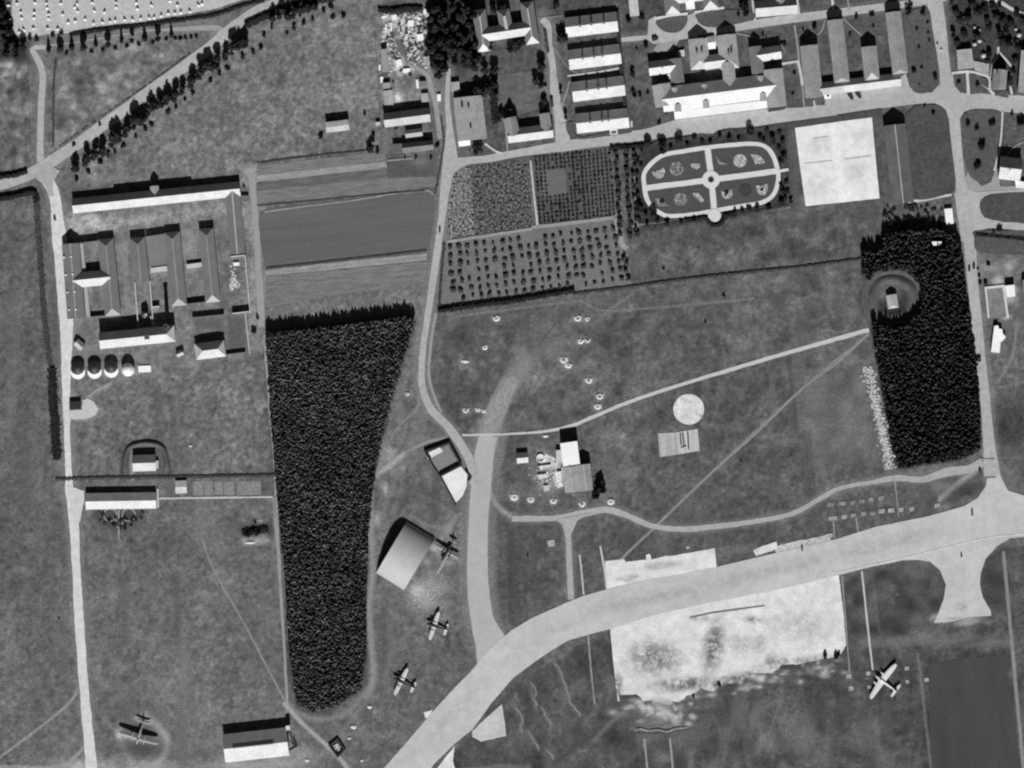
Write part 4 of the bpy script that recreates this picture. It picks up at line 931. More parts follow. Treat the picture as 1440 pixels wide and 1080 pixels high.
b = MB(); b.lathe(W((180.5, 520))[:2], [(4.6, 4.2), (4.6, 4.4), (3.6, 6.2), (1.8, 7.6), (.1, 8.0)], 28); b.build('roof', roofm('pale dome', .7), t)
t = thing('ground_slab', 'flat white slab at the end of the tank row', 'slab', W((203, 519)))
flat(t, [(194, 514.5), (212, 514), (212.5, 523), (195, 524)], .8, ROOF_PALE)
t = bld('tarred_hut', 'square black tarred hut beside the western road', (106, 570)); flat(t, [(97.5, 565), (114, 564), (115, 575.5), (98, 576)], 2.6, ROOF_TAR, BRICK_M)
t = bld('banked_magazine', 'pale roofed magazine inside a horseshoe earth bank', (203, 651))
wing(t, (187, 651.5), (219.5, 650.5), 11.5, 4.0, 34, roof=ROOF_TILE); flat(t, [(219, 648), (223, 648), (223, 659), (219.5, 659)], 2.5, ROOF_TILE)
t = bld('long_barrack', 'long white roofed barrack above the small round garden', (170, 704))
wing(t, (121, 705), (220, 703.5), 11.5, 3.6, 30, roof=ROOF_PALE)
wallrun('porch_wall', 'pale porch wall at the east end of the long barrack', [(222, 688), (222.5, 713)], 1.2, .9, CONC_M)
t = bld('garden_hut', 'small white hut east of the long barrack', (255, 688)); wing(t, (247, 685), (263, 684.5), 9, 2.6, 14, roof=ROOF_PALE)
t = bld('grass_hangar', 'broad white hangar with a ridge monitor at the bottom', (360, 1047))
wing(t, (315.5, 1052), (405, 1042), 20, 5.4, 31, roof=ROOF_PALE)
m_, n_ = W((328, 1050.5)), W((386, 1044))
b = MB(); aa = math.atan2(n_[1] - m_[1], n_[0] - m_[0]); b.box(((m_[0] + n_[0]) / 2, (m_[1] + n_[1]) / 2), 29, .8, 10.5, 11.62, aa); b.build('ridge_monitor', ROOF_CAMO, t)
b = MB(); b.box(W((405.5, 1023))[:2], 3, 3.2, -.3, 6.6, aa); b.build('corner_tower', CONC_M, t)
t = thing('derrick', 'dark lattice derrick leaning beside the white hangar', 'derrick', W((407, 1050)))
for p, r in (((406, 1038, 6), (405, 1052, .2)), ((406, 1038, 6), (414, 1049, .2)), ((405, 1056, .3), (418, 1049, .3)), ((413, 1043, 3), (418, 1050, .2))):
    b = MB(); b.tube(W(p[:2], p[2]), W(r[:2], r[2]), .5, .5, 5); b.build('strut', METAL_D, t)
t = bld('roofless_hut', 'square dark roofless emplacement beside the footpath', (474, 1052))
wallrun('parapet', None, [(463.5, 1048.5), (474.5, 1039.5), (484, 1054), (475, 1064), (463.5, 1048.5)], 1.8, 1.3, ROOF_TAR)
o = C.objects['parapet']; o.parent = t; o.matrix_parent_inverse = t.matrix_world.inverted(); o['category'] = ''; del o['category']
o.matrix_parent_inverse.identity(); o.location = [-c for c in t['_o']]
for a, b_ in (((469, 1050), (476, 1046)), ((471, 1053), (478, 1049.5)), ((474, 1048), (475, 1052)), ((475, 1055), (478, 1053))):
    m = MB(); p, r = Vector(W(a)[:2]), Vector(W(b_)[:2]); u = (r - p).normalized(); n = Vector((-u.y, u.x)) * .55
    m.prism([(x.x, x.y) for x in (p - n, r - n, r + n, p + n)], -.2, .9 + random.uniform(0, .1)); m.build('crate_stack', EARTH_P, t)

# --- scrap yard and its houses
for lab, pts, z, m in (('long narrow shed on the west side of the scrap yard', [(536, 70), (544.5, 69), (547, 101), (538.5, 102)], 4.2, ROOF_GREY),
        ('small shed west of the bright heap', [(538, 117.5), (548.5, 116), (549.5, 124), (539, 125)], 3.0, ROOF_GREY),
        ('square pale shed in the southwest scrap yard', [(539, 128), (552, 126.5), (553.5, 147.5), (541, 148)], 1.8, ROOF_MID),
        ('shed on the east side of the scrap yard', [(597, 80), (611, 79), (613.5, 95), (601, 96)], 3.0, ROOF_GREY),
        ('small shed beside the scrap yard track', [(589.5, 115), (599, 114), (600, 121), (590.5, 122)], 3.0, ROOF_DULL),
        ('pale lean shed north of the long dark house', [(592, 132), (602, 131), (604, 143), (593, 144)], 2.6, ROOF_MID),
        ('tiny white kiosk beside the middle road', [(614.5, 133), (620, 132.5), (620, 142), (615, 143)], 1.6, ROOF_PALE),
        ('tiny black roofed shed in the middle of the yard', [(574, 104), (579, 103.5), (579.5, 107), (574.5, 107.5)], 1.8, ROOF_TAR),
        ('tiny pale shed west of the long dark house', [(528, 172), (534.5, 171.5), (535, 176.5), (528.5, 177)], 2.4, ROOF_TILE)):
    t = bld('yard_shed', lab, pts[0], 'shed'); flat(t, pts, z, m, BRICK_M)
t = bld('long_house', 'long dark house with a thin grey southern slope', (570, 168)); wing(t, (540, 170), (604.5, 161.5), 10, 4.6, 41, roof=ROOF_MID, wall=BRICK_M)
t = bld('row_house', 'dark house east of the allotment yard', (582, 189)); wing(t, (570, 189), (594, 186), 5.5, 3.8, 36, roof=ROOF_DULL, wall=BRICK_M)
t = bld('row_house', 'low dull shed west of the allotment yard', (560, 205)); flat(t, [(552, 203), (567, 202), (568, 215), (553, 216)], 3.6, ROOF_CAMO, BRICK_M)
t = bld('row_house', 'dark roofed house beside the allotment trees', (588, 206)); wing(t, (566, 209), (609, 204), 7, 4.2, 42, roof=ROOF_CAMO, wall=BRICK_M)
wallrun('allotment_wall', 'short wall north of the allotment', [(540, 181), (549, 180)], 2.2)
t = bld('field_barn', 'small ribbed barn alone in the northern field', (475, 180))
wing(t, (458.5, 180), (491, 176), 7.5, 5.0, 12, roof=roofm('ribbed grey roof', .42, 2.5), wall=BRICK_M)
t = bld('big_hall', 'large plain grey hall beside the middle road', (661, 168))
wing(t, (658, 136.5), (664.5, 197.5), 20.5, 7.0, 10, roof=ROOF_GREY)
flat(t, [(644.5, 199), (661, 197.5), (661.5, 204.5), (645, 206.5)], 3.0, ROOF_PALE)
for p in ((650, 151), (659, 151), (662, 180)):
    b = MB(); b.lathe(W(p)[:2], [(.7, 8), (.7, 11.2), (.3, 11.5)], 8); b.build('roof_vent', SOOT_M, t)
t = bld('flat_annex', 'small flat annex northwest of the big hall', (640, 123)); flat(t, [(634, 116), (645.5, 115), (647, 129), (635, 131)], 3.2, ROOF_MID)

# --- winged villa
t = bld('winged_villa', 'winged villa with white southern hips and pale ridges', (708, 44))
wing(t, (673.5, 14), (681, 73.5), 9.5, 6.4, 36, (10, 11), ROOF_DULL, cap=.4)
wing(t, (740, 3), (749.5, 62.5), 9.5, 6.4, 36, (10, 11), ROOF_DULL, cap=.4)
wing(t, (707, 14), (713.5, 46), 9, 6.4, 36, (10, 0), ROOF_DULL, cap=1.0)
wing(t, (678, 50), (746, 39.8), 10, 6.4, 41, (0, 0), ROOF_BRIGHT)
t = bld('winged_house', 'house with two grey cross wings south of the lawn', (745, 188))
wing(t, (714, 192), (777.5, 184), 10, 5.2, 36, (0, 0), ROOF_PALE)
wing(t, (716.5, 166), (722.5, 192), 9.5, 6.2, 40, (0, 0), ROOF_GREY); wing(t, (765.5, 160), (769, 186), 7.5, 6.2, 42, (0, 0), ROOF_GREY)
t = bld('garden_shed', 'low grey shed east of the villa lawn', (763, 124)); flat(t, [(758, 122), (769, 121.5), (770, 131), (759, 132)], 2.6, ROOF_DULL)

# --- four barracks
for i, (a, b_, hf) in enumerate((((795, 39.5), (868, 30.8), 14), ((799.5, 85), (872.5, 76), 14), ((804.5, 130), (878, 120.5), 14), ((810, 174.5), (883.5, 166), 14))):
    t = bld('barrack', ('northernmost white and grey barrack of the four', 'second barrack from the north in the row of four', 'third barrack from the north in the row of four', 'southernmost barrack of the four beside the street')[i], ((a[0] + b_[0]) / 2, (a[1] + b_[1]) / 2), 'barrack', 'four barracks in a row')
    wing(t, a, b_, hf, 3.9, 31.5, roof=ROOF_PALE)
    for f in ((.28, .5, .74), (.27, .49, .65), (.28, .5, .66), (.27, .5, .62))[i]:
        chimney(t, (a[0] + (b_[0] - a[0]) * f, a[1] + (b_[1] - a[1]) * f), 7.0, 9.15, 1.3)
t = bld('covered_walk', 'narrow dark covered walk along the ends of the barracks', (874, 95), 'walkway')
flat(t, [(865, 17), (870.5, 16.5), (875.5, 80), (884, 172), (879, 173), (870, 92)], 2.6, ROOF_TAR, BRICK_M)
t = bld('white_hut', 'narrow bright white hut at the top edge', (891, 8)); wing(t, (889, -14), (892.5, 23), 6.5, 3, 12, roof=ROOF_BRIGHT)
tag(wallrun('garden_monument', 'small white square frame on the grass by the street', [(858, 183.5), (867, 182.5), (868, 188), (859, 189), (858, 183.5)], .7, .9, CONC_M, 'monument'))

# --- buildings along the upper street
t = bld('top_house', 'large house with two white gable hips at the top', (970, 0))
wing(t, (940, -30), (946, 20.5), 10.5, 6, 34, (0, 11), ROOF_DULL); wing(t, (994, -38), (999.5, 13), 10.5, 6, 34, (0, 11), ROOF_DULL)
wing(t, (944, -4), (998, -11), 11, 6, 36, roof=ROOF_PALE); flat(t, [(964, 4), (976, 2), (977, 13), (965, 14)], 4, ROOF_PALE)
wallrun('terrace', 'pale terrace kerb in front of the top house', [(922, 26), (945, 22.5), (965, 19.5)], .5, 2.0, CONC_M, 'terrace')
wallrun('terrace', 'pale terrace kerb east of the top house door', [(978, 17.5), (1017, 11)], .5, 1.8, CONC_M, 'terrace')
t = bld('top_barrack', 'dark and white barrack at the top edge', (1090, 10)); wing(t, (1061.5, 13.5), (1120, 8.5), 11.5, 5, 40, roof=ROOF_PALE); wing(t, (1096, -14), (1098, 10), 7, 6, 36, (0, 0), ROOF_GREY)
t = bld('cross_house', 'house with white slope and grey western cross wing', (930, 98))
wing(t, (912, 97.3), (950, 92.5), 10, 5, 38, roof=ROOF_BRIGHT); wing(t, (948.5, 83), (953, 117), 9.5, 5, 38, roof=ROOF_DULL); chimney(t, (931, 96), 8, 9.6)
flat(t, [(938, 105), (944, 104), (946, 111), (940, 112)], 3, ROOF_PALE)
t = bld('twin_hall', 'western of two grey halls with dark roof ventilators', (981, 78))
wing(t, (981, 55), (984.5, 98), 13.5, 4.6, 33, (0, 12), ROOF_MID)
for p in ((979.5, 75), (986.5, 74)): chimney(t, p, 8, 10.6, 1.3)
t = bld('twin_hall', 'eastern of two grey halls, running to the main building', (1022, 70))
wing(t, (1021, 49.5), (1026, 97), 13.5, 4.6, 34, (0, 12), ROOF_MID); wing(t, (1023, 88), (1026, 121), 9, 6.2, 38, (0, 0), ROOF_MID)
for p in ((1024, 77), (1028, 76)): chimney(t, p, 8, 11.6, 1.2)
t = bld('link_house', 'small white roofed link between the twin halls', (1002, 88)); wing(t, (990, 89), (1020, 85), 10, 4.6, 36, roof=ROOF_PALE)
t = bld('court_hut', 'tiny white hut between the twin halls', (1000, 66)); wing(t, (994, 61), (1005.5, 59.5), 9, 2.6, 24, roof=ROOF_BRIGHT)
t = bld('stable', 'low dark stable behind the cross house', (957, 70)); flat(t, [(953.5, 72), (962, 70), (963, 79), (954.5, 80)], 2.0, ROOF_TILE)
t = bld('main_building', 'grand main building with long white roof facing the street', (1010, 135))
wing(t, (931, 141), (1090, 120.8), 17.5, 6.0, 34, (0, 0), ROOF_BRIGHT)
wing(t, (929, 119), (934.5, 150), 13, 6.6, 36, (0, 0), ROOF_MID); wing(t, (1086.5, 98), (1092, 151), 13.5, 6.6, 36, (0, 0), ROOF_MID)
flat(t, [(947.5, 156.5), (1078, 141), (1079.5, 152.5), (948.5, 168.8)], 5.8, DECK_W)  # sun on a steeper lower slope put into this whiter deck
for p, r in (((952.5, 147), (953.3, 158)), ((992, 142), (992.8, 153)), ((1072, 131.5), (1072.8, 143))): dormer(t, p, r, 4.6, 8.8, 40, ROOF_TILE)
for p, r in (((949, 131), (948, 124)), ((990.5, 126), (989.5, 119)), ((1069.5, 115.5), (1068.5, 108))): dormer(t, p, r, 4, 8.0, 40, ROOF_TILE)
t = bld('street_house', 'house with bright slope and grey wing north of the main building', (1078, 78))
wing(t, (1062, 79.3), (1097.5, 73.5), 9.5, 5, 41, (0, 0), ROOF_BRIGHT); wing(t, (1061, 66), (1066, 104), 9, 5.2, 40, (0, 0), ROOF_DULL); chimney(t, (1079, 76.5), 8.5, 10)
for lab, a, b_, hf, hp in (('westernmost grey hip hall above the street forecourt', (1137, 64.5), (1144.5, 138), 12.5, (0, 0)), ('tall grey hip hall second from the west', (1173.5, 28.5), (1183.5, 116), 11, (0, 6)),
        ('short grey hip hall third from the west', (1221, 66), (1226, 114), 10.8, (0, 11)), ('easternmost grey hip hall beside the rounded lawn', (1255, 17.5), (1265.5, 104), 11, (0, 5))):
    t = bld('hip_hall', lab, ((a[0] + b_[0]) / 2, (a[1] + b_[1]) / 2), 'building', 'grey hip halls'); wing(t, a, b_, hf, 5.4, 34, hp, ROOF_GREY)
t = bld('arcade', 'low arcade with white slope joining the grey hip halls', (1225, 117)); wing(t, (1152, 126), (1186, 121.3), 9, 4, 36, roof=ROOF_GREY); wing(t, (1186, 121.5), (1266, 112), 9.3, 4, 36, roof=ROOF_PALE)
t = bld('camouflaged_hall', 'very long dark camouflaged hall east of the parade square', (1262, 230))
wing(t, (1257, 176), (1269, 286), 15.5, 5.6, 31, roof=ROOF_CAMO, wall=BRICK_M, cap=.28)

# --- eastern houses
t = bld('flat_house', 'plain pale house at the garden edge', (1356, 84)); flat(t, [(1344.5, 71), (1365.5, 69), (1369.5, 96), (1346.5, 98.5)], 4.4, ROOF_MID)
t = bld('low_annex', 'low pale annex east of the plain house', (1380, 96)); flat(t, [(1369, 85.5), (1391, 90), (1390.5, 106), (1371, 99)], 1.0, ROOF_MID)
t = bld('steep_house', 'steep gabled house between two garden paths', (1405, 112)); wing(t, (1406, 98.5), (1403.5, 126), 10, 5.2, 45, (0, 0), ROOF_GREY); chimney(t, (1401, 105), 8, 11)
t = bld('edge_house', 'grey house cut by the eastern edge of the view', (1440, 100)); wing(t, (1446, 72), (1441.5, 131), 11, 5, 32, roof=ROOF_TILE)
t = bld('hipped_house', 'dark and white house beside the road loop', (1420, 238)); wing(t, (1404.5, 236), (1435, 239.5), 16, 6, 38, (0, 0), ROOF_PALE); flat(t, [(1427, 254), (1448, 257), (1447, 266), (1428, 264)], 3, ROOF_BRIGHT); chimney(t, (1418, 239), 11, 13.6)
t = bld('white_kiosk', 'bright white flat kiosk at the eastern road', (1334, 304)); flat(t, [(1327.5, 294), (1338.5, 293), (1341, 314.5), (1330, 316)], 2.6, DECK_W)
t = bld('wood_hut', 'tiny white hut on the edge of the eastern wood', (1317, 342)); flat(t, [(1309.5, 340), (1323.5, 340), (1323, 345.5), (1311, 345.5)], 5.4, ROOF_PALE)
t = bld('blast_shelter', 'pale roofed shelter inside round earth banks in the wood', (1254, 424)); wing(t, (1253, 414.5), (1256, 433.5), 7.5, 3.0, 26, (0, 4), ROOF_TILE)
t = bld('sand_basin', 'rectangular basin with bright rims east of the road', (1401, 424), 'basin')
flat(t, [(1387, 404), (1411, 402), (1416, 446), (1391, 447)], .3, mat('basin floor', .2, .2, .1, .2, .3, .1, 1))
o = wallrun('rim', None, [(1386, 405), (1411, 402), (1417, 445)], .8, 1.6, CONC_M); del o['category']; o.parent = t; o.location = [-c for c in t['_o']]
o = wallrun('rim', None, [(1386, 407), (1390, 446)], .8, 1.2, CONC_M); del o['category']; o.parent = t; o.location = [-c for c in t['_o']]
t = bld('white_house', 'small white house beside the sand basin', (1420, 408)); flat(t, [(1412.5, 402), (1426, 400.5), (1427, 417), (1415, 418)], 4.6, ROOF_BRIGHT)
t = bld('dark_shed', 'dark shed at the eastern edge above the basin', (1438, 395)); flat(t, [(1437, 394), (1450, 393), (1450, 410), (1437, 411)], 4.6, ROOF_DULL)
t = bld('angled_white_house', 'white angled flat house south of the sand basin', (1401, 478)); flat(t, [(1397.5, 458.5), (1403, 457.5), (1404, 462), (1409, 463), (1409.5, 469), (1414, 474), (1409, 480), (1406.5, 481), (1405, 496.5), (1393, 495)], 3.6, DECK_W)

# --- works in the middle of the field
t = bld('white_block', 'tall white flat roofed block of the works', (800, 640)); flat(t, [(787.5, 623.5), (811.5, 620), (815.5, 652), (791.5, 656)], 8.2, ROOF_PALE)
t = bld('grey_hall', 'square grey double hall of the works', (811, 672)); wing(t, (801, 656), (805, 692), 10.5, 6.2, 30, roof=ROOF_MID, cap=.25); wing(t, (820, 653), (824, 690), 10, 6.4, 24, roof=ROOF_GREY, cap=.25)
t = bld('works_annex', 'small annex west of the white block', (785, 637)); flat(t, [(781.5, 633.5), (788.5, 632.5), (791, 650), (783, 651)], 3.2, ROOF_TILE)
t = bld('works_cottage', 'small cottage with white slope west of the works', (735, 643)); wing(t, (726.5, 644.5), (742.5, 643), 7.5, 2.6, 35, roof=ROOF_PALE)
t = thing('settling_tank', 'low round pale tank beside the works', 'tank', W((760, 644))); b = MB(); b.lathe(W((760, 644))[:2], [(2.9, -.2), (2.9, 1.2), (2.3, 1.2), (2.2, .3)], 18); b.build('shell', CONC_M, t)
for lab, pts in (('broken pale wall west of the works hall, northern', [(757, 656), (774, 654)]), ('broken pale wall west of the works hall, middle', [(757, 668), (768, 667)]), ('broken pale wall standing beside the works annex', [(781, 652), (782, 664), (790, 663)]), ('broken pale wall west of the grey double hall', [(779, 664), (783, 684)]), ('low pale wall along the works yard', [(790, 658), (794, 684)])):
    wallrun('ruin_wall', lab, pts, 1.6, .6, CONC_M)
t = thing('works_bin', 'small square pale bin south of the ruin walls', 'bin', W((768, 684))); flat(t, [(764, 683), (772, 682), (773, 690), (765, 691)], 1.4, ROOF_TILE)
for i, (pts, lab) in enumerate((([(758, 640), (766, 638), (783, 646), (782, 654), (759, 662)], 'pale ruined floor west of the works annex'), ([(778, 664), (788, 662), (791, 684), (783, 686)], 'pale ruined floor beside the double hall'), ([(757, 665), (771, 663), (772, 672), (758, 674)], 'pale ruined floor in the middle of the works'))):
    sheet('ruin_floor', pts, mat('broken floor', alb(196), .3, .1, .4, .4, .3, 1.2), z1, lab, rag=1.0, step=2)
# revetments: the shade beside these thin walls put into their black colour
wallrun('revetment_wall', 'dark wall around the grey fuel enclosure', [(605, 647.5), (597.5, 635), (631.5, 622.5), (648, 653)], 2.6, 1.0, ROOF_TAR)
wallrun('revetment_wall', 'dark cross wall between the two enclosures', [(619.5, 669), (648, 654)], 3.0, 1.2, ROOF_TAR)
wallrun('revetment_wall', 'long dark wall down the white enclosure', [(605, 648.5), (620, 671), (640.5, 709)], 1.2, .8, ROOF_TAR)
wallrun('revetment_wall', 'short dark wall at the eastern tip of the enclosure', [(655, 662), (662, 672), (659, 676)], 1.6, 1.0, ROOF_TAR)
sheet('enclosure_floor', [(599, 640), (630, 625), (646, 652), (619, 667)], mat('grey enclosure floor', alb(128), .2, .08, .12, .3, .1, 1), z3, 'grey floor of the northern enclosure')
sheet('enclosure_floor', [(598.5, 638), (619, 629), (623, 635), (602, 646)], APRON, z4, 'white strip inside the northern enclosure')
sheet('enclosure_floor', [(621, 670), (648, 656), (657, 667), (656, 684), (650, 698), (641, 707)], mat('white enclosure floor', alb(222), .08, .08, .1, .3, .06, 1), z3, 'white pointed floor of the southern enclosure')

# --- barrel hangar
t = bld('barrel_hangar', 'large barrel roofed hangar beside the wood', (571, 782), 'hangar')
A0, A1, B0, B1 = (Vector(W(p)[:2]) for p in ((529, 805.5), (572, 733), (568, 830), (612, 757)))
N_ = 40; R_ = 10.6; mb = MB(); vs = []
for i in range(N_ + 1):
    f = i / N_; th = math.pi * f
    g = .5 - .5 * math.cos(th) if False else f
    hgt = R_ * max(0, math.sin(th)) ** .62 + .05
    for a, b_ in ((A0, A1), (B0, B1)):
        p = a.lerp(b_, g); vs.append((p.x, p.y, hgt))
fs = [(2 * i, 2 * i + 1, 2 * i + 3, 2 * i + 2) for i in range(N_)]
a_, b2, c_ = (Vector(vs[k]) for k in fs[N_ // 2][:3])
if (b2 - a_).cross(c_ - a_).z < 0: fs = [f[::-1] for f in fs]
mesh_obj('roof', vs, fs, roofm('grey barrel sheeting', .40, .8), t, smooth=True)
for nm, off in (('end_wall', 0), ('end_wall', 1)):
    ev = [vs[2 * i + off] for i in range(N_ + 1)]; ins = (B0 - A0).normalized() * (.3 if off == 0 else -.3)
    ev = [(x + ins.x, y + ins.y, z - .15) for x, y, z in ev] + [(ev[-1][0] + ins.x, ev[-1][1] + ins.y, -.4), (ev[0][0] + ins.x, ev[0][1] + ins.y, -.4)]
    mesh_obj(nm, ev, [tuple(range(len(ev)))], BRICK_M, t)
# ------------------------------------------------------------------ trees: a few grown shapes, copied one by one
random.seed(11)
def conifer_geo(mb, r, h, tiers=4, n=7, x=0, y=0, z=0):
    for k in range(tiers):
        f = k / tiers
        z0 = z + h * (.14 + .8 * f) ; rr = r * (1 - f * .8) * random.uniform(.85, 1.1); zt = z + h * min(1, .14 + .8 * f + .42 + .1 * f)
        a0 = random.uniform(0, 6.28); vs = []
        for i in range(2 * n):
            t = a0 + math.pi * i / n; q_ = rr * (random.uniform(.85, 1.15) if i % 2 == 0 else random.uniform(.5, .7))
            vs.append((x + q_ * math.cos(t), y + q_ * math.sin(t), z0 - (.1 if i % 2 else -.05) * r))
        vs.append((x + random.uniform(-.1, .1) * r, y + random.uniform(-.1, .1) * r, zt))
        mb.add(vs, [(i, (i + 1) % (2 * n), 2 * n) for i in range(2 * n)])
def leaf_geo(mb, r, h0, h1, n, s, x=0, y=0):
    lobes = [(random.uniform(-.45, .45) * r, random.uniform(-.45, .45) * r, random.uniform(.35, .8), random.uniform(.45, .7) * r) for _ in range(7)]
    for _ in range(n):
        lx, ly, lz, lr = random.choice(lobes)
        d = Vector((random.gauss(0, 1), random.gauss(0, 1), random.gauss(0, 1))).normalized() * random.uniform(.6, 1.0)
        c = Vector((x + lx + d.x * lr, y + ly + d.y * lr, h0 + (h1 - h0) * lz + d.z * (h1 - h0) * .32))
        nrm = (d + Vector((random.uniform(-.6, .6), random.uniform(-.6, .6), random.uniform(-.2, .8)))).normalized()
        u = nrm.cross(Vector((random.uniform(-1, 1), random.uniform(-1, 1), .3))).normalized(); v = nrm.cross(u); k = s * random.uniform(.6, 1.2)
        mb.add([c - u * k - v * k * .6, c + u * k - v * k * .7, c + u * k * .8 + v * k * .7, c - u * k * .7 + v * k * .8], [(0, 1, 2, 3)])
def make_tree(name, kind, r, h):
    t = bpy.data.objects.new(name, None); t['_o'] = (0, 0, 0)
    m = MB(); m.tube((0, 0, -.4), (.1, 0, h * .75), max(.12, r * .11), .06, 6)
    for k in range(3):
        a = k * 2.1 + .4; m.tube((0, 0, h * (.3 + .1 * k)), (math.cos(a) * r * .6, math.sin(a) * r * .6, h * (.5 + .1 * k)), r * .05, .04, 4)
    me = m
    c = MB()
    if kind == 'cone': conifer_geo(c, r, h, 5, 8)
    elif kind == 'poplar': leaf_geo(c, r, h * .12, h * 1.0, 230, r * .3); leaf_geo(c, r * .6, h * .3, h * 1.0, 60, r * .26)
    else: leaf_geo(c, r, h * .2, h, 240, r * .24)
    return t, me, c
PROTO = {}
def proto(name, kind, r, h, leaf, key):
    """crown and trunk meshes kept once; every tree gets its own three objects"""
    if key in PROTO: return PROTO[key]
    L = []
    for _ in range(4):
        t, tr, cr = make_tree(name, kind, r, h)
        def md(mb_, nm, m_):
            me_ = bpy.data.meshes.new(nm); me_.from_pydata(mb_.v, [], mb_.f); me_.materials.append(m_); me_.update(); return me_
        L.append((md(tr, 'trunk', BARK_M), md(cr, 'crown', leaf)))
    PROTO[key] = L
    return L
def tree(name, p, r, h, label, group=None, kind='round', leaf=None, cat='tree', parts=True):
    leaf = leaf or LEAF_M
    key = (kind, leaf.name, parts)
    L = proto(name, kind, 1.0, 2.6 if kind == 'poplar' else 1.9 if kind == 'round' else 2.6, leaf, key)
    base = 1.9 if kind == 'round' else 2.6
    tr, cr = random.choice(L)
    sc = (r, r, h / base)
    if parts:
        o = bpy.data.objects.new(name, None); C.objects.link(o); o.location = W(p); o.rotation_euler.z = random.uniform(0, 6.28); o.scale = sc; o.empty_display_size = 1
        for me_, nm in ((tr, 'trunk'), (cr, 'crown')):
            c = bpy.data.objects.new(nm, me_); C.objects.link(c); c.parent = o
    else:
        o = bpy.data.objects.new(name, cr); C.objects.link(o); o.location = W(p); o.rotation_euler.z = random.uniform(0, 6.28); o.scale = sc
    return tag(o, label, cat, group)
BUSH = []
for _ in range(5):
    c = MB(); leaf_geo(c, 1.0, -.1, 1.1, 60, .34)
    me_ = bpy.data.meshes.new('bush'); me_.from_pydata(c.v, [], c.f); me_.materials.append(LEAF_M); me_.update(); BUSH.append(me_)
BUSHD = []
for b_ in BUSH:
    d = b_.copy(); d.materials[0] = LEAF_D; BUSHD.append(d)
def bush(name, p, r, h, label, group=None, dark=False, cat='shrub'):
    o = bpy.data.objects.new(name, random.choice(BUSHD if dark else BUSH)); C.objects.link(o)
    o.location = W(p); o.rotation_euler.z = random.uniform(0, 6.28); o.scale = (r, r, h)
    return tag(o, label, cat, group)

# roadside row along the country road
big = q(0, 0, 4, [(425, 945), (497, 895), (540, 870), (580, 838), (655, 780), (720, 725), (760, 672), (805, 672), (855, 610), (905, 590), (945, 550), (990, 530), (1030, 495), (1085, 450), (1135, 400), (1172, 365), (1190, 385), (1225, 335), (1275, 305), (1315, 262), (1345, 250), (1375, 232)]) + q(360, 0, 4, [(95, 112), (150, 70), (180, 100), (225, 60), (290, 50), (330, 40)]) 
size = [7, 6, 6, 5, 9, 6, 8, 6, 6, 6, 7, 6, 5, 6, 7, 7, 6, 6, 5, 8, 7, 7, 5, 6, 6, 6, 7, 6]
for i, (p, s) in enumerate(zip(big, size)):
    tree('roadside_tree', p, s * .46, 5.5 + s * .6, 'tall dark roadside tree, ' + nth(i) + ' from the road junction along the country road', 'roadside trees', 'poplar', LEAF_D)
k_ = 0
for i in range(len(big) - 1):
    (x1, y1), (x2, y2) = big[i], big[i + 1]
    if math.dist(big[i], big[i + 1]) > 40: continue
    p = (x1 + (x2 - x1) * random.uniform(.35, .65) + random.uniform(1, 4), y1 + (y2 - y1) * .5 + random.uniform(0, 5))
    tree('roadside_sapling', p, random.uniform(1.6, 2.5), random.uniform(4.5, 7.0), 'smaller dark tree filling the roadside row, ' + nth(k_) + ' filler from the road junction', 'smaller roadside trees', 'poplar', LEAF_D); k_ += 1
sm = q(0, 0, 4, [(432, 1012), (495, 970), (565, 915), (610, 875), (645, 860), (695, 825), (765, 770), (820, 725), (850, 705), (945, 632), (990, 605), (1040, 562), (1085, 525), (1185, 458), (1235, 418), (1280, 385), (1365, 322), (1420, 295)]) + q(360, 0, 4, [(28, 270), (45, 200), (90, 160), (175, 188), (215, 160), (268, 135), (320, 110), (245, 85), (432, 98), (492, 92), (380, 60), (420, 40)])
for i, p in enumerate(sm):
    bush('roadside_bush', p, random.uniform(1.2, 2.2), random.uniform(1.6, 2.8), 'low round bush below the roadside trees, ' + nth(i) + ' from the road junction', 'roadside bushes', True)
row = q(0, 0, 4, [(275, 285), (340, 280), (405, 270), (470, 268), (540, 255), (610, 255), (685, 235), (745, 230), (815, 220), (890, 220), (965, 200)])
for i, p in enumerate(row):
    tree('lane_tree', p, random.uniform(1.7, 2.5) + (.5 if i in (1, 3) else 0), random.uniform(6.5, 9.5), 'dark tree of the short lane row, ' + nth(i) + ' from its western end', 'trees along the short lane', 'poplar' if i % 2 else 'cone', LEAF_D)
for i, p in enumerate(q(0, 0, 4, [(375, 300), (515, 292), (580, 283), (650, 272), (715, 262), (780, 252), (860, 242), (935, 225), (985, 222), (1015, 218), (1045, 213), (1075, 210), (1105, 205)])):
    bush('lane_bush', p, 1.5, 1.6, 'low bush between the lane trees, ' + nth(i) + ' from the western end', 'bushes along the short lane', True)
for i, p in enumerate([(3, 18), (8, 32), (14, 46), (2, 44), (6, 58), (16, 62), (-4, 30), (22, 70), (33, 66), (10, 75), (24, 80), (42, 54), (52, 56), (74, 50), (86, 48), (2, 8)]):
    (tree('corner_tree', p, random.uniform(2.2, 3.4), random.uniform(7, 11), 'dark tree in the northwest corner clump, ' + nth(i) + ' of the clump', 'northwest corner clump', 'round', LEAF_D) if i < 11 else bush('field_bush', p, 1.8, 2.2, 'low bush under the stubble field edge, ' + nth(i - 11) + ' from the west', 'stubble edge bushes', True))
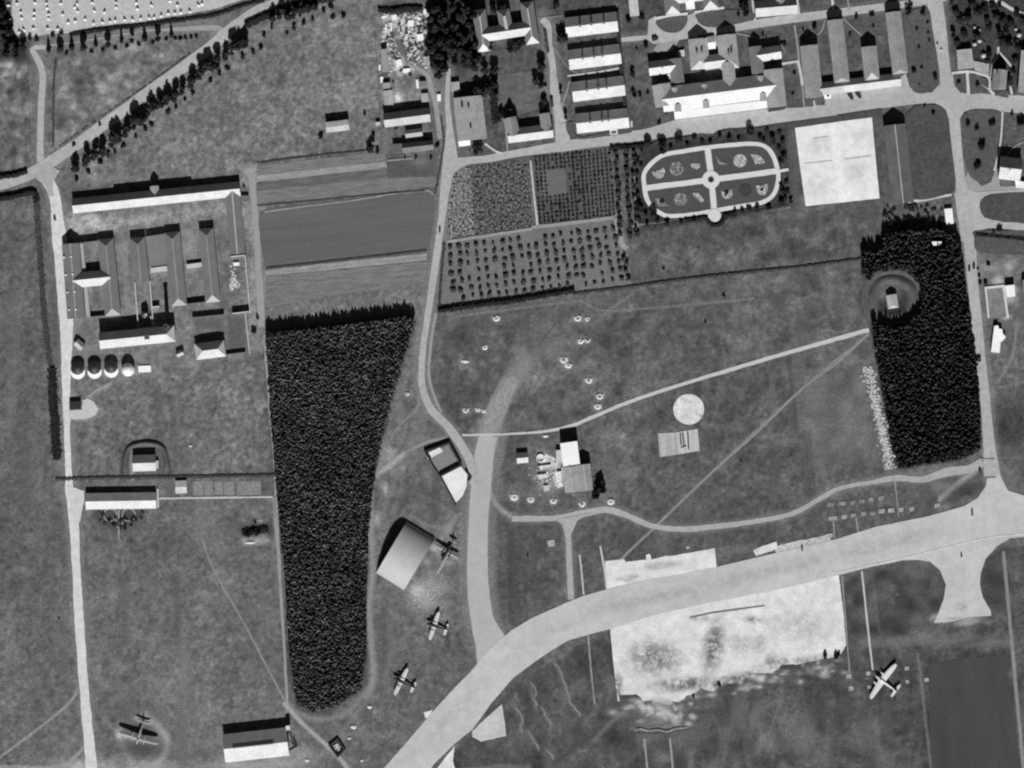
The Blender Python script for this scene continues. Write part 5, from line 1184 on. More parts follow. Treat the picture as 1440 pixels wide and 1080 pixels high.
# hedges
def hedge(name, label, pts, w, h, dens=1.0, leaf=None, gaps=0.0):
    m = MB(); sp = spline(pts, 2.5)
    if w <= 4 and h < 2.5: h *= .55; leaf = leaf or LEAF_O
    for (x1, y1), (x2, y2) in zip(sp, sp[1:]):
        if random.random() < gaps: continue
        L = math.hypot(x2 - x1, y2 - y1)
        for _ in range(max(4, int(L * w * 2.2 * dens))):
            f = random.random(); a = random.gauss(0, w * .26)
            ux, uy = (x2 - x1) / L, (y2 - y1) / L
            c = Vector(W((x1 + (x2 - x1) * f - uy * a, y1 + (y2 - y1) * f + ux * a), random.uniform(.1, 1) * h * max(.3, 1 - (a / w) ** 2 * 2)))
            u = Vector((random.uniform(-1, 1), random.uniform(-1, 1), random.uniform(-.4, .4))).normalized(); v = u.cross(Vector((random.uniform(-.6, .6), random.uniform(-.6, .6), 1))).normalized()
            k = random.uniform(.22, .45) * (.7 + w * .06)
            m.add([c - u * k - v * k, c + u * k - v * k, c + u * k + v * k, c - u * k + v * k], [(0, 1, 2, 3)])
    o = m.build(name, leaf or LEAF_D)
    return tag(o, label, 'hedge')
hedge('hedge', 'dark hedge down the west side of the gravel road', [(51, 272), (54, 330), (58, 380), (62, 440), (68, 490), (72, 520)], 6.5, 1.0, 1.2, LEAF_O)
hedge('hedge', 'thick dark hedge beside the lower gravel road', [(73, 518), (75, 560), (78, 610), (80, 646)], 10, 2.2, 1.2)
hedge('hedge', 'black hedge along the southern edge of the country road', [(-10, 281), (20, 276), (44, 270), (50, 274), (52, 284)], 7, 3.0, 1.6)
hedge('hedge', 'black hedge north of the country road at the frame edge', [(-10, 251), (20, 246), (38, 241)], 6, 2.6, 1.8)
hedge('hedge', 'dark field hedge running east from the gravel road', [(78, 674), (130, 672), (200, 671), (280, 670), (340, 669), (387, 668)], 4, 1.6, 1.5)
hedge('hedge', 'thin dark hedge on the west side of the triangular field', [(79, 82), (76, 110), (75, 150), (75, 205)], 2, 1.4, 1.8)
hedge('hedge', 'thin broken hedge on the road side of the triangular field', [(84, 206), (120, 180), (170, 145), (220, 110), (268, 74)], 1.8, .7, 1.2, None, .2)
hedge('hedge', 'dark hedge below the stubble field', [(98, 49), (140, 42), (200, 36), (260, 27), (300, 21), (340, 8), (372, 0)], 5, 1.5, .9)
hedge('hedge', 'black hedge where the roadside trees close up', [(345, 36), (370, 24), (400, 12), (440, 2), (470, -4)], 9, 3.2, 1.2)
hedge('hedge', 'dark hedge across the top of the scrap yard', [(532, 14), (550, 15), (570, 12), (594, 12)], 7, 2.4, 1.2)
hedge('hedge', 'field hedge north of the harvested strips', [(362, 229), (400, 224), (450, 218), (500, 213), (525, 210)], 2, 1.0, 1.6)
hedge('hedge', 'thin dark hedge above the smooth crop field', [(362, 289), (420, 284), (480, 278), (560, 271), (598, 268)], 1.5, .9, 1.8)
hedge('hedge', 'thin dark hedge below the smooth crop field', [(374, 377), (440, 370), (520, 361), (600, 352)], 2, 1.2, 1.8)
hedge('hedge', 'thick black hedge along the orchard bottom', [(616, 437), (680, 428), (740, 420), (808, 408)], 6, 3.0, 1.4)
hedge('hedge', 'long thin dark hedge from orchard to the eastern wood', [(806, 413), (880, 404), (960, 393), (1040, 384), (1120, 376), (1214, 364)], 3.4, 2.0, 1.6)
hedge('hedge', 'dark hedge on the road side of the orchard', [(625, 342), (621, 380), (618, 432)], 3, 1.8, 1.6)
hedge('hedge', 'dark hedge along the allotment roadside', [(620, 165), (624, 200), (618, 240), (612, 272)], 2, 1.5, 1.6)
hedge('hedge', 'short dark hedge beside the barrack road', [(766, 40), (769, 60), (771, 74)], 4, 1.8, 1.2)
hedge('hedge', 'dark hedge column west of the villa lawn', [(692, 108), (694, 140), (697, 165), (700, 172)], 9, 3, 1.1)
hedge('hedge', 'street hedge above the nursery', [(858, 208), (900, 205), (912, 204)], 6, 2.4, 1.2)
hedge('hedge', 'street hedge north of the formal garden, western part', [(912, 203), (940, 198), (975, 192)], 4, 1.6, 1.2)
hedge('hedge', 'street hedge north of the formal garden, eastern part', [(1005, 190), (1018, 184), (1060, 181), (1085, 178)], 4, 1.6, 1.2)
hedge('hedge', 'dark hedge around the southern garden bay', [(962, 310), (980, 308), (992, 306), (997, 313), (1006, 317), (1014, 314), (1019, 305), (1024, 302), (1036, 303)], 5.5, 1.8, 1.6)
hedge('hedge', 'clipped hedge below the formal garden', [(904, 320), (930, 317), (964, 311)], 4, .9, 1.3)
hedge('hedge', 'clipped hedge southeast of the formal garden', [(1034, 303), (1070, 296), (1108, 289)], 4, .8, 1.2)
hedge('hedge', 'thin hedge south of the road loop', [(1372, 331), (1400, 333), (1450, 339)], 2.4, 2.6, 1.8)
hedge('hedge', 'thin hedge in front of the main building wing', [(1080, 156), (1104, 152)], 4, .8, 1.2)
hedge('hedge', 'dark hedge through the corner gardens', [(1359, 36), (1370, 44), (1385, 62)], 3, 2.2, 1.6)

# orchard, row by row
for j in range(7):
    for i in range(20):
        x, y = 633 + 12.1 * i + (1.0 + .045 * i) * j * 1.0, 348.5 - 1.38 * i + j * 12.0 - .15 * i * j * .1
        if i < 1 and j > 5: continue
        if (i, j) in ((9, 0), (8, 3), (5, 3), (14, 6), (16, 5), (10, 0), (2, 3)): continue
        x += random.uniform(-1.2, 1.2); y += random.uniform(-1.2, 1.2)
        r = random.uniform(1.2, 2.1) + (.3 if i < 2 else 0)
        tree('fruit_tree', (x, y + .6), r, random.uniform(1.6, 2.4), 'dark round fruit tree, ' + nth(i) + ' from the west in the ' + nth(j) + ' row of the orchard', 'orchard fruit trees', 'round', LEAF_O, parts=False)
for i, (x, y) in enumerate(((877, 364), (880, 372), (881, 380), (884, 392))):
    tree('fruit_tree', (x, y), 2.0, 3.6, 'dark fruit tree outside the orchard rows, ' + nth(i) + ' from the north at its eastern corner', 'orchard fruit trees', 'round', LEAF_O, parts=False)
# tree nursery
for j in range(17):
    for i in range(19):
        x, y = 753 + 5.75 * i + .45 * j, 222 - .62 * i + 5.7 * j
        if 2 < i < 8 and 3 < j < 10: continue
        if random.random() < .05: continue
        r = random.uniform(.75, 1.15) + (.25 if i in (9, 10, 11) else 0) + (.2 if j > 11 and i < 9 else 0)
        bush('nursery_shrub', (x + random.uniform(-.5, .5), y + random.uniform(-.5, .5)), r, random.uniform(.7, 1.1), 'small nursery shrub, ' + nth(i) + ' from the west in the ' + nth(j) + ' row of the nursery', 'nursery shrubs', random.random() < .4)
k = 0
for (xa, ya), (xb, yb), n in (((866, 214), (872, 330), 13), ((880, 212), (886, 332), 14), ((890, 214), (895, 330), 12)):
    for i in range(n):
        f = i / (n - 1); x, y = xa + (xb - xa) * f, ya + (yb - ya) * f
        tree('border_tree', (x + random.uniform(-1.5, 1.5), y + random.uniform(-2, 2)), random.uniform(1.5, 2.3), random.uniform(2.4, 3.6), 'small dull tree, ' + nth(i) + ' from the street in the ' + ('western', 'middle', 'eastern')[k] + ' border row by the garden', 'border rows west of the garden', 'round', LEAF_M, parts=False)
    k += 1
# garden surrounds
gs = G([(20, 260), (40, 300), (80, 200), (130, 130), (260, 150), (265, 200), (400, 110), (540, 90), (605, 135), (680, 125), (1030, 40), (1180, 25), (1290, 40), (60, 720), (110, 760), (180, 770), (220, 820), (130, 850), (60, 820), (300, 840), (420, 830), (540, 815), (820, 770), (1320, 560), (1350, 480), (1340, 620), (1310, 660), (1300, 520), (1360, 560), (1020, 715), (1100, 720), (1200, 700), (1300, 300), (1330, 250), (1290, 180), (1320, 120), (1240, 130), (40, 600), (30, 480), (40, 400), (70, 330), (1390, 650), (900, 750), (960, 735), (850, 100), (930, 100), (760, 75), (330, 180), (480, 150), (1120, 90), (1150, 110), (1230, 90)])
for i, p in enumerate(gs):
    bigt = i in (3, 4, 5, 6, 10, 13, 15)
    tree('garden_tree', p, random.uniform(2.6, 3.6) if bigt else random.uniform(1.3, 2.3), random.uniform(5, 7) if bigt else random.uniform(2, 3.6), 'dark garden tree or shrub, ' + nth(i) + ' of those ringing the formal garden', 'planting round the formal garden', 'round', LEAF_D, parts=bigt)
# flower beds
BED = mat('pale flowers', alb(158), .15, .3, .5, .6, .4, 1.2); BEDD = mat('leafy bed', alb(118), .2, .3, .8, .5, .6, 1.2)
def bed(lab, pts, m, h=.35):
    b = MB(); P = [W(p)[:2] for p in pts]; b.prism(P, -.1, h); return tag(b.build('flower_bed', m), lab, 'flower bed', 'flower beds in the formal garden')
def cpts(x, y, r, a0=0, a1=360, n=20): return [(x + r * math.cos(math.radians(a0 + (a1 - a0) * i / n)), y + r * math.sin(math.radians(a0 + (a1 - a0) * i / n))) for i in range(n + (0 if a1 - a0 >= 360 else 1))]
bed('pale half moon flower bed, westernmost in the northwest quarter', G([(168, 388), (205, 378), (240, 372), (270, 348), (284, 380), (275, 420), (245, 445), (210, 445), (180, 420)]), BED)
c = G([(385, 357)])[0]; bed('large round flower bed of the northwest quarter', cpts(*c, 10), BEDD); 
bed('pale leaf shaped flower bed nearest the centre in the northwest quarter', G([(505, 320), (540, 310), (590, 315), (592, 345), (560, 365), (520, 345)]), BED)
bed('arrow shaped flower bed nearest the centre in the northeast quarter', G([(725, 250), (745, 250), (770, 295), (845, 320), (760, 322)]), BEDD)
c = G([(942, 287)])[0]; bed('large round flower bed of the northeast quarter', cpts(*c, 9.4), BED)
bed('pale rhombus flower bed in the northeast quarter', G([(1035, 230), (1115, 238), (1168, 305), (1080, 320)]), BED)
bed('triangular flower bed, westernmost in the southwest quarter', G([(190, 615), (250, 620), (320, 685), (230, 690)]), BEDD)
c = G([(420, 628)])[0]; bed('large round flower bed of the southwest quarter', cpts(*c, 9.4), BEDD)
bed('pale crescent flower bed nearest the centre in the southwest quarter', G([(525, 575), (575, 570), (600, 600), (630, 640), (600, 655), (565, 620), (540, 605)]), BED)
bed('ring shaped flower bed nearest the centre in the southeast quarter', G([(778, 555), (820, 565), (870, 540), (878, 585), (850, 622), (810, 622), (782, 595)]), BED)
c = G([(990, 548)])[0]; bed('dark round flower bed of the southeast quarter', cpts(*c, 9), mat('dark leafy bed', alb(64), .1, .3, .3, .7, .3, 2))
bed('pale horseshoe flower bed, easternmost in the southeast quarter', G([(1085, 505), (1130, 510), (1185, 490), (1190, 545), (1160, 590), (1115, 588), (1088, 550)]), BED)
for lab, p, r in (('small dark shrub in the southwest triangular bed', (258, 645), 1.9), ('small dark shrub in the southeast ring bed', (828, 575), 2.0), ('small dark shrub in the southeast horseshoe bed', (1135, 538), 1.5)):
    bush('bed_shrub', G([p])[0], r, .9, lab, None, True)
t = thing('garden_basin', 'small dark round basin at the centre of the garden', 'basin', W((gcx, gcy))); b = MB(); b.lathe(W((gcx, gcy))[:2], [(2.3, -.1), (2.3, .7), (1.9, .7), (1.85, .3)], 20); b.build('rim', mat('basin rim', .3), t); 
b = MB(); b.lathe(W((gcx, gcy))[:2], [(1.88, .1), (1.88, .75)], 20); b.build('planting', LEAF_D, t)
# round garden south of the long barrack
for i in range(54):
    a = math.pi * random.random(); r = random.uniform(8, 26); x, y = 168 + r * 1.3 * math.cos(a), 719 + r * 1.15 * math.sin(a)
    if (x - 155) ** 2 + (y - 722) ** 2 < 60 or (x - 180) ** 2 + (y - 722) ** 2 < 60: continue
    bush('barrack_shrub', (x, y), random.uniform(.7, 1.3), random.uniform(.7, 1.2), 'low garden shrub south of the long barrack', 'shrubs of the long barrack garden', i % 2 == 0)
for k_, (x, y, r) in enumerate(((155, 724, 9), (181, 724, 9), (167, 736, 5.5))):
    ribbon('garden_path', cpts(x, y, r), 1.6, PATHD, z2 + .01 * k_, ('western', 'eastern', 'small southern')[k_] + ' ring path of the long barrack garden', .2, 2, True)
ribbon('garden_path', [(167, 717), (167, 730)], 2, PATHD, z3, 'straight path from the long barrack to its garden'); ribbon('garden_path', [(167, 742), (167, 756), (171, 762)], 2, PATHD, z3, 'straight path leaving the long barrack garden')
# park beside the scrap yard, villa trees and the corner gardens
pk = [(612, 10), (622, 22), (636, 8), (648, 20), (660, 30), (655, 12), (640, 34), (626, 40), (612, 36), (618, 55), (632, 52), (646, 46), (656, 52), (664, 44), (606, 70), (618, 74), (634, 70), (648, 66), (660, 72), (670, 78), (612, 88), (624, 92), (640, 84), (655, 86), (668, 90), (616, 104), (606, 52), (606, 24), (628, 62), (644, 58), (668, 60), (666, 20), (612, 64)]
for i, p in enumerate(pk):
    tree('park_tree', (p[0], p[1] + 4), random.uniform(2.8, 4.4), random.uniform(8, 12), 'dark park tree, ' + nth(i) + ' of the grove between scrap yard and villa', 'park grove', 'round', LEAF_D)
for i, (x, y, r) in enumerate(((689, 68, 3.6), (725, 64, 4.2), (735, 60, 3.0), (718, 68, 2.6), (760, 92, 3.6), (752, 113, 2.6), (761, 118, 3), (680, 128, 4.2), (671, 128, 3.4), (695, 118, 3), (698, 130, 2.4), (790, 52, 4), (671, 207, 4), (668, 214, 2.5), (766, 140, 2.8), (681, 98, 3), (695, 96, 3.4), (760, 86, 2.6), (688, 120, 2), (788, 128, 1.5), (796, 163, 1.6), (682, 118, 2.4), (716, 152, 2.5), (706, 160, 2.4), (765, 150, 2.4))):
    tree('villa_tree', (x, y + 2), r, 3.5 + r * 1.2, 'dark broad tree, ' + nth(i) + ' of those around the villa and its lawn', 'trees around the villa', 'round', LEAF_D)
ct = [(1344, 18), (1350, 28), (1340, 50), (1356, 48), (1347, 62), (1362, 26), (1374, 18), (1388, 30), (1392, 40), (1400, 24), (1410, 30), (1384, 14), (1396, 10), (1405, 8), (1420, 34), (1404, 48), (1420, 62), (1414, 46), (1438, 30), (1430, 22), (1410, 60), (1390, 78), (1428, 86), (1425, 100), (1388, 86), (1372, 52), (1338, 4), (1366, 6), (1420, 118), (1430, 68)]
for i, p in enumerate(ct):
    tree('garden_bush', p, random.uniform(2.0, 3.6), random.uniform(3, 6), 'dark garden tree, ' + nth(i) + ' of the northeast corner gardens', 'corner garden trees', 'round', LEAF_D, parts=i % 3 == 0)
for i, (x, y, r) in enumerate(((1368, 4, 1.7), (1370.5, 38.5, 1.1), (1377, 42, 1.2), (1377.5, 57.5, 1.6), (1370.5, 62, 1.6), (1383, 78, 2.0), (1414.5, 38.5, 1.3), (1428.5, 41, 1.1), (1433, 49, 1.8), (1430, 58.5, 1.5), (1323.5, 70, 1.0))):
    b = MB(); b.lathe(W((x, y))[:2], [(r, -.1), (r * .95, r * .8), (r * .6, r * 1.3), (.1, r * 1.6)], 10); tag(b.build('hay_cock', HAY_M), 'pale round hay cock in the corner gardens, ' + nth(i) + ' from the top', 'hay cock', 'hay cocks in the corner gardens')
ls = [(1278, 15, 3), (1298, 18, 2.2), (1304, 31, 1.2), (1289, 40, 1.2), (1305, 45, 1), (1307, 56, 1.1), (1292, 66, 1.2), (1285, 99, 2), (1296, 94, 1.2), (1314, 108, 2.2), (1293, 118, .8), (1361, 173, 2), (1374, 180, 1.8), (1395, 173, 2.4), (1380, 205, 3), (1374, 233, 2.6), (1318, 60, .8), (1348, 114.5, 1.5), (1374.5, 118, 1.7), (1405, 322, 2), (1398, 326, 1.2), (1436, 172, 3), (1423, 160, 1.4), (1099, 60, 1.2), (1130, 42, 1.0), (1145, 38, 2), (1226, 20, 1.8), (1204, 24, 1.6), (1195, 49, 1.2), (1228, 36, 1), (1117, 102, 1.2), (1115, 131, 1), (1104, 62, 1.4), (1073, 48, 1.2), (1046, 8, 3.4), (1049, 18, 2.4), (1038, 20, 1.4), (902, 24, 2), (884, 28, 2.2), (908, 63, 2), (895, 68, 1), (936, 158, 1.7), (927, 172, 1.5), (890, 104, 2.4), (890, 128, 1.6), (892, 135, 1.7), (900, 133, 1.6), (911, 131, 1.4), (784, 38, 1.2), (782, 8, 2.6), (738, 4, 3.4), (692, 14, 3.6), (708, 12, 3.6), (674, 14, 3.4), (1312, 158, 1.6), (1300, 148, 1)]
for i, (x, y, r) in enumerate(ls):
    bush('lawn_shrub', (x, y + 1), r, r * 1.5, 'dark single shrub on the village lawns, ' + nth(i) + ' of them', 'single shrubs on the village lawns', True)
random.seed(21)
k = 0
for i in range(70):
    x, y = random.uniform(1240, 1326), random.uniform(286, 326)
    if x < 1250 and y > 320: continue
    bush('thicket_bush', (x, y), random.uniform(.8, 1.9), random.uniform(.7, 1.6), 'dark bush in the thicket north of the eastern wood', 'thicket bushes', random.random() < .6)
for i, (x, y, r) in enumerate(((451, 192, 2), (523, 198, 2), (520, 210, 3), (530, 213, 2), (525, 190, 1.5), (513, 160, 1.4), (600, 200, 2.6), (592, 204, 2.4), (604, 208, 2.2), (615, 205, 1.6), (585, 222, 1.2), (606, 222, 1.2), (569, 222, 1), (557, 180, 1.4), (546, 180, 1.2), (362, 447, 1.4), (357, 466, 2), (343, 262, 1), (933, 378, 1), (1018, 416, 1.1), (992, 453, 1), (841, 690, 3.4), (845, 678, 2.4), (838, 698, 2.8), (848, 690, 2.6), (1160, 923, 2.0), (1176, 923, 2.2), (1180, 920, 1.3), (1042, 648, .8), (1011, 963, 1.4), (975, 980, 1), (355, 748, 2.2), (348, 752, 2.2), (362, 750, 2.2), (359, 735, 1), (742, 782, .8), (83, 870, .8), (1390, 372, 1.4), (1375, 378, 1), (1378, 398, 1.4), (1386, 398, 1.6), (1377, 388, 1.2))):
    bush('field_shrub', (x, y), r, r * (2.2 if 836 < x < 850 else 1.4), 'dark lone shrub, ' + nth(i) + ' of those scattered over fields and yards', 'scattered lone shrubs', True)

# ------------------------------------------------------------------ the two woods
def inside(p, poly):
    c = False; n = len(poly)
    for i in range(n):
        (x1, y1), (x2, y2) = poly[i], poly[(i + 1) % n]
        if (y1 > p[1]) != (y2 > p[1]) and p[0] < x1 + (p[1] - y1) * (x2 - x1) / (y2 - y1): c = not c
    return c
def edge_dist(p, poly):
    d = 1e9; n = len(poly)
    for i in range(n):
        (x1, y1), (x2, y2) = poly[i], poly[(i + 1) % n]
        L = (x2 - x1) ** 2 + (y2 - y1) ** 2; t = max(0, min(1, ((p[0] - x1) * (x2 - x1) + (p[1] - y1) * (y2 - y1)) / L))
        d = min(d, math.hypot(p[0] - x1 - t * (x2 - x1), p[1] - y1 - t * (y2 - y1)))
    return d
def crown_geo(mb, r, h, x=0, y=0):
    n = 7; vs = []; a0 = random.uniform(0, 6.28); ox, oy = random.uniform(-.25, .25) * r, random.uniform(-.25, .25) * r
    for k_, (f, z) in enumerate(((.55, .30), (1.0, .52), (.72, .82))):
        for i in range(n):
            t = a0 + 6.283 * (i + .5 * (k_ % 2)) / n; q_ = r * f * random.uniform(.72, 1.2)
            vs.append((x + q_ * math.cos(t) + ox * z, y + q_ * math.sin(t) + oy * z, h * z * random.uniform(.93, 1.07)))
    vs.append((x + ox, y + oy, h))
    fs = []
    for k_ in range(2):
        for i in range(n):
            j = (i + 1) % n; fs += [(k_ * n + i, k_ * n + j, (k_ + 1) * n + i), (k_ * n + j, (k_ + 1) * n + j, (k_ + 1) * n + i)]
    fs += [(2 * n + i, 2 * n + (i + 1) % n, 3 * n) for i in range(n)]
    mb.add(vs, fs)
WCON = {}
for lf in (LEAF_W, LEAF_E):
    WCON[lf.name] = []
    for _ in range(6):
        c = MB(); c.tube((0, 0, -.4), (0, 0, 5), .14, .1, 5); crown_geo(c, 1.0, 10)
        me_ = bpy.data.meshes.new('wood_tree'); me_.from_pydata(c.v, [], c.f); me_.materials.append(lf); me_.update(); WCON[lf.name].append(me_)
def wood(nm, poly, step, rr, hh, lab_edge, lab_in, nmax, hole=None, lf=LEAF_W):
    xs_ = [p[0] for p in poly]; ys_ = [p[1] for p in poly]; P = []
    y = min(ys_); r_ = 0
    while y < max(ys_):
        x = min(xs_) + (step / 2 if r_ % 2 else 0)
        while x < max(xs_):
            p = (x + random.uniform(-.7, .7) * step, y + random.uniform(-.7, .7) * step)
            if inside(p, poly) and not (hole and hole(p)): P.append((edge_dist(p, poly), p))
            x += step
        y += step * .87; r_ += 1
    P.sort(key=lambda t_: t_[0])
    for d, p in P[:nmax]:
        o = bpy.data.objects.new('wood_tree', random.choice(WCON[lf.name])); C.objects.link(o); o.location = W(p)
        s = random.uniform(*rr); o.scale = (s, s, random.uniform(*hh) / 10); o.rotation_euler.z = random.uniform(0, 6.28)
        tag(o, lab_edge, 'tree', nm + ' edge trees')
    m = MB()
    for d, p in P[nmax:]:
        x, y, _ = W(p); crown_geo(m, random.uniform(*rr), random.uniform(*hh), x, y)
    tag(m.build(nm, lf), lab_in, 'wood', None, 'stuff')
    return len(P)
random.seed(33)
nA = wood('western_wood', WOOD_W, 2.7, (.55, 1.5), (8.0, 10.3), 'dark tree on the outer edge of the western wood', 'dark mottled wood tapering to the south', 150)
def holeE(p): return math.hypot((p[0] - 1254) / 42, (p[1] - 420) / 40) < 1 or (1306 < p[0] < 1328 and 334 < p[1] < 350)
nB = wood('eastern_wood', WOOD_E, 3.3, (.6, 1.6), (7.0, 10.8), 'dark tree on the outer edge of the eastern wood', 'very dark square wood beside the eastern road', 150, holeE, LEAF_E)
print('WOODS', nA, nB)
# earth banks round the shelter
def bank(name, label, pts, w, h, m=EARTH_M, closed=True, cat='earth bank'):
    sp = spline(pts, 4, closed); n = len(sp); prof = ((-1, -.2), (-.6, .5), (-.15, 1), (.15, 1), (.6, .5), (1, -.2)); vs = []; fs = []
    for i, p in enumerate(sp):
        a, b_ = sp[(i - 1) % n if closed else max(i - 1, 0)], sp[(i + 1) % n if closed else min(i + 1, n - 1)]
        d = Vector((b_[0] - a[0], b_[1] - a[1])).normalized(); e = 1 if closed or 0 < i < n - 1 else .15
        hh_ = h * random.uniform(.85, 1.1) * e
        for o_, z in prof:
            k_ = o_ * w / 2 * random.uniform(.92, 1.08); vs.append(W((p[0] - d.y * k_, p[1] + d.x * k_), z * hh_ if z > 0 else -.25))
    for i in range(n if closed else n - 1):
        j = (i + 1) % n
        for k_ in range(5): fs.append((i * 6 + k_, j * 6 + k_, j * 6 + k_ + 1, i * 6 + k_ + 1))
    a_, b2, c_ = (Vector(vs[t_]) for t_ in fs[2][:3])
    if (b2 - a_).cross(c_ - a_).z < 0: fs = [f[::-1] for f in fs]
    return tag(mesh_obj(name, vs, fs, m, None, None, True), label, cat)
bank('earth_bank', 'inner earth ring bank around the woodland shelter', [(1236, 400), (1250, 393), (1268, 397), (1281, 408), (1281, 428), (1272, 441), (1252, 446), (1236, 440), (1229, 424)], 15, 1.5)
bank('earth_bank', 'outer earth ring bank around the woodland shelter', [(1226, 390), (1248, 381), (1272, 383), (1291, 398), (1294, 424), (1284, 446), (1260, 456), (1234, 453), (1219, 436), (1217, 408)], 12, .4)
bank('earth_bank', 'horseshoe earth bank around the pale magazine', [(176, 664), (177, 640), (184, 628), (206, 623), (227, 628), (233, 642), (235, 662)], 9, 2.0, EARTH_M, False)
# ------------------------------------------------------------------ gun pits, shell scrapes and trench spoil
for i, (x, y, r, lab) in enumerate(PITS):
    o = bank('gun_pit', 'pale horseshoe gun pit ' + lab, [(x_ + random.uniform(-.5, .5), y_ + random.uniform(-.5, .5)) for x_, y_ in cpts(x, y, r * .58, -58 + random.uniform(-25, 15), 238 + random.uniform(-20, 25), 14)], r * random.uniform(.85, 1.15), random.uniform(.7, 1.1), EARTH_P, False, 'gun pit'); tag(o, group='gun pits on the airfield')
    o['_c'] = 1
for lab, x, y, rx, ry in (('smeared spoil heap below the worn track start', 654, 508, 7, 3.4), ('pale spoil heap south of the wood', 520, 994, 4, 3), ('pale spoil heap near the footpath', 497, 1022, 5, 3.4), ('tiny spoil heap by the roofless hut', 491, 1038, 3, 2), ('tiny spoil heap near the bottom edge', 509, 1069, 2.6, 2.4), ('pale spoil heap by the meadow bushes', 352, 763, 8, 2.6), ('pale spoil heap in the western meadow', 268, 627, 3, 2), ('pale spoil heap north of the small cottage', 767, 613, 5, 2.4), ('pale spoil heap beside the bottom hangar', 432, 1069, 4, 3)):
    m = MB(); n = 14; vs = [W((x, y), .9)]
    for k_, z in ((.55, .6), (1, -.2)):
        for j in range(n):
            a = 6.283 * j / n; rr = random.uniform(.8, 1.15) * k_; vs.append(W((x + rx * rr * math.cos(a), y + ry * rr * math.sin(a)), z))
    m.add(vs, [(0, 1 + (j + 1) % n, 1 + j) for j in range(n)] + [(1 + j, 1 + (j + 1) % n, 1 + n + (j + 1) % n, 1 + n + j) for j in range(n)])
    m.f = [f[::-1] for f in m.f]
    tag(m.build('spoil_heap', EARTH_P), lab, 'spoil heap')
for i, pts in enumerate((q(720, 810, 4, [(240, 490), (270, 530), (285, 580), (310, 640), (325, 710), (360, 750), (385, 785)]), q(720, 810, 4, [(110, 600), (135, 650), (120, 690), (140, 730)]), q(720, 810, 4, [(165, 735), (190, 790), (220, 835)]), q(720, 810, 4, [(20, 740), (60, 800), (45, 850), (55, 880)]), q(720, 810, 4, [(90, 870), (125, 930), (150, 975)]), q(720, 810, 4, [(200, 980), (235, 1030)]))):
    z = []
    for a, b_ in zip(pts, pts[1:]): z += [a, ((a[0] + b_[0]) / 2 + 1.6, (a[1] + b_[1]) / 2 - .6)]
    o = bank('trench_spoil', 'zigzag line of pale trench spoil south of the taxiway, ' + ('longest and easternmost', 'upper middle', 'lower middle', 'westernmost', 'lower western', 'shortest and lowest')[i], z + [pts[-1]], 2.8, .45, mat('weathered spoil', alb(132), .1, .2, .2, .6, .2, 2), False, 'trench spoil')
bank('earth_bank', 'low ragged bank above the two southern strips', [(892, 1027), (900, 1024), (912, 1027), (925, 1025.5), (938, 1028), (950, 1024), (966, 1022.5)], 5, .7, mat('scraped bank', alb(120), .2, .2, .4, .5, .3, 1.5), False)
hedge('hedge', 'dark low clump of bushes in the western meadow', [(341, 750), (355, 747), (377, 744)], 9, 1.8, .9)
# ------------------------------------------------------------------ grain stooks
random.seed(8)
stk = q(0, 0, 4, [(95, 20), (195, 15), (265, 20), (345, 20), (435, 22), (520, 15), (655, 15), (770, 15), (850, 30), (960, 5), (120, 70), (195, 70), (268, 45), (435, 65), (530, 62), (590, 68), (655, 42), (775, 50), (120, 102), (195, 102), (275, 105), (355, 82), (425, 42), (385, 127), (425, 120), (482, 110), (528, 132), (575, 126), (618, 122), (650, 115), (700, 112), (745, 112), (795, 105), (838, 101), (870, 98), (910, 90), (948, 76), (985, 75), (1020, 70), (1066, 65), (1115, 30), (1140, 22), (108, 182), (132, 168), (188, 162), (268, 162), (325, 165), (275, 80), (50, 30), (60, 110), (1000, 30)])
SM = []
for k_ in range(3):
    b = MB()
    for j in range(4): b.tube((random.uniform(-.5, .5) * 1.6, random.uniform(-.35, .35), -.1), (random.uniform(-.25, .25), random.uniform(-.2, .2), 1.7), .75, .3, 6)
    me_ = bpy.data.meshes.new('grain_stook'); me_.from_pydata(b.v, [], b.f); me_.materials.append(STRAW_M); me_.update(); SM.append(me_)
stk.sort()
for i, p in enumerate(stk):
    o = bpy.data.objects.new('grain_stook', random.choice(SM)); C.objects.link(o); o.location = W(p); o.rotation_euler.z = random.uniform(-.6, .6); o.scale = (1.25, 1.25, 1.2)
    tag(o, 'pale grain stook on the stubble field, ' + nth(i) + ' from the west', 'grain stook', 'grain stooks')
# ------------------------------------------------------------------ rubble (nobody could count it)
def rubble(name, label, n, sampler, s0, s1, m=RUBBLE_M, flatness=.6):
    b = MB()
    for _ in range(n):
        x, y = sampler(); s = random.uniform(s0, s1); X_, Y_, _z = W((x, y)); a = random.uniform(0, 3)
        w_, d_, h_ = s * random.uniform(.5, 1), s * random.uniform(.5, 1), s * flatness * random.uniform(.3, .9); ca, sa = math.cos(a), math.sin(a)
        P = [(X_ + u * w_ * ca - v * d_ * sa, Y_ + u * w_ * sa + v * d_ * ca) for u, v in ((-1, -1), (1, -.8), (.9, 1), (-1.1, .9))]
        Q = [(X_ + (p_[0] - X_) * .7 + random.uniform(-.1, .1) * s, Y_ + (p_[1] - Y_) * .7) for p_ in P]
        b.add([(x_, y_, -.1) for x_, y_ in P] + [(x_, y_, h_ * random.uniform(.7, 1.2)) for x_, y_ in Q], [(0, 1, 5, 4), (1, 2, 6, 5), (2, 3, 7, 6), (3, 0, 4, 7), (4, 5, 6, 7)])
    return tag(b.build(name, m), label, 'rubble', None, 'stuff')
random.seed(14)
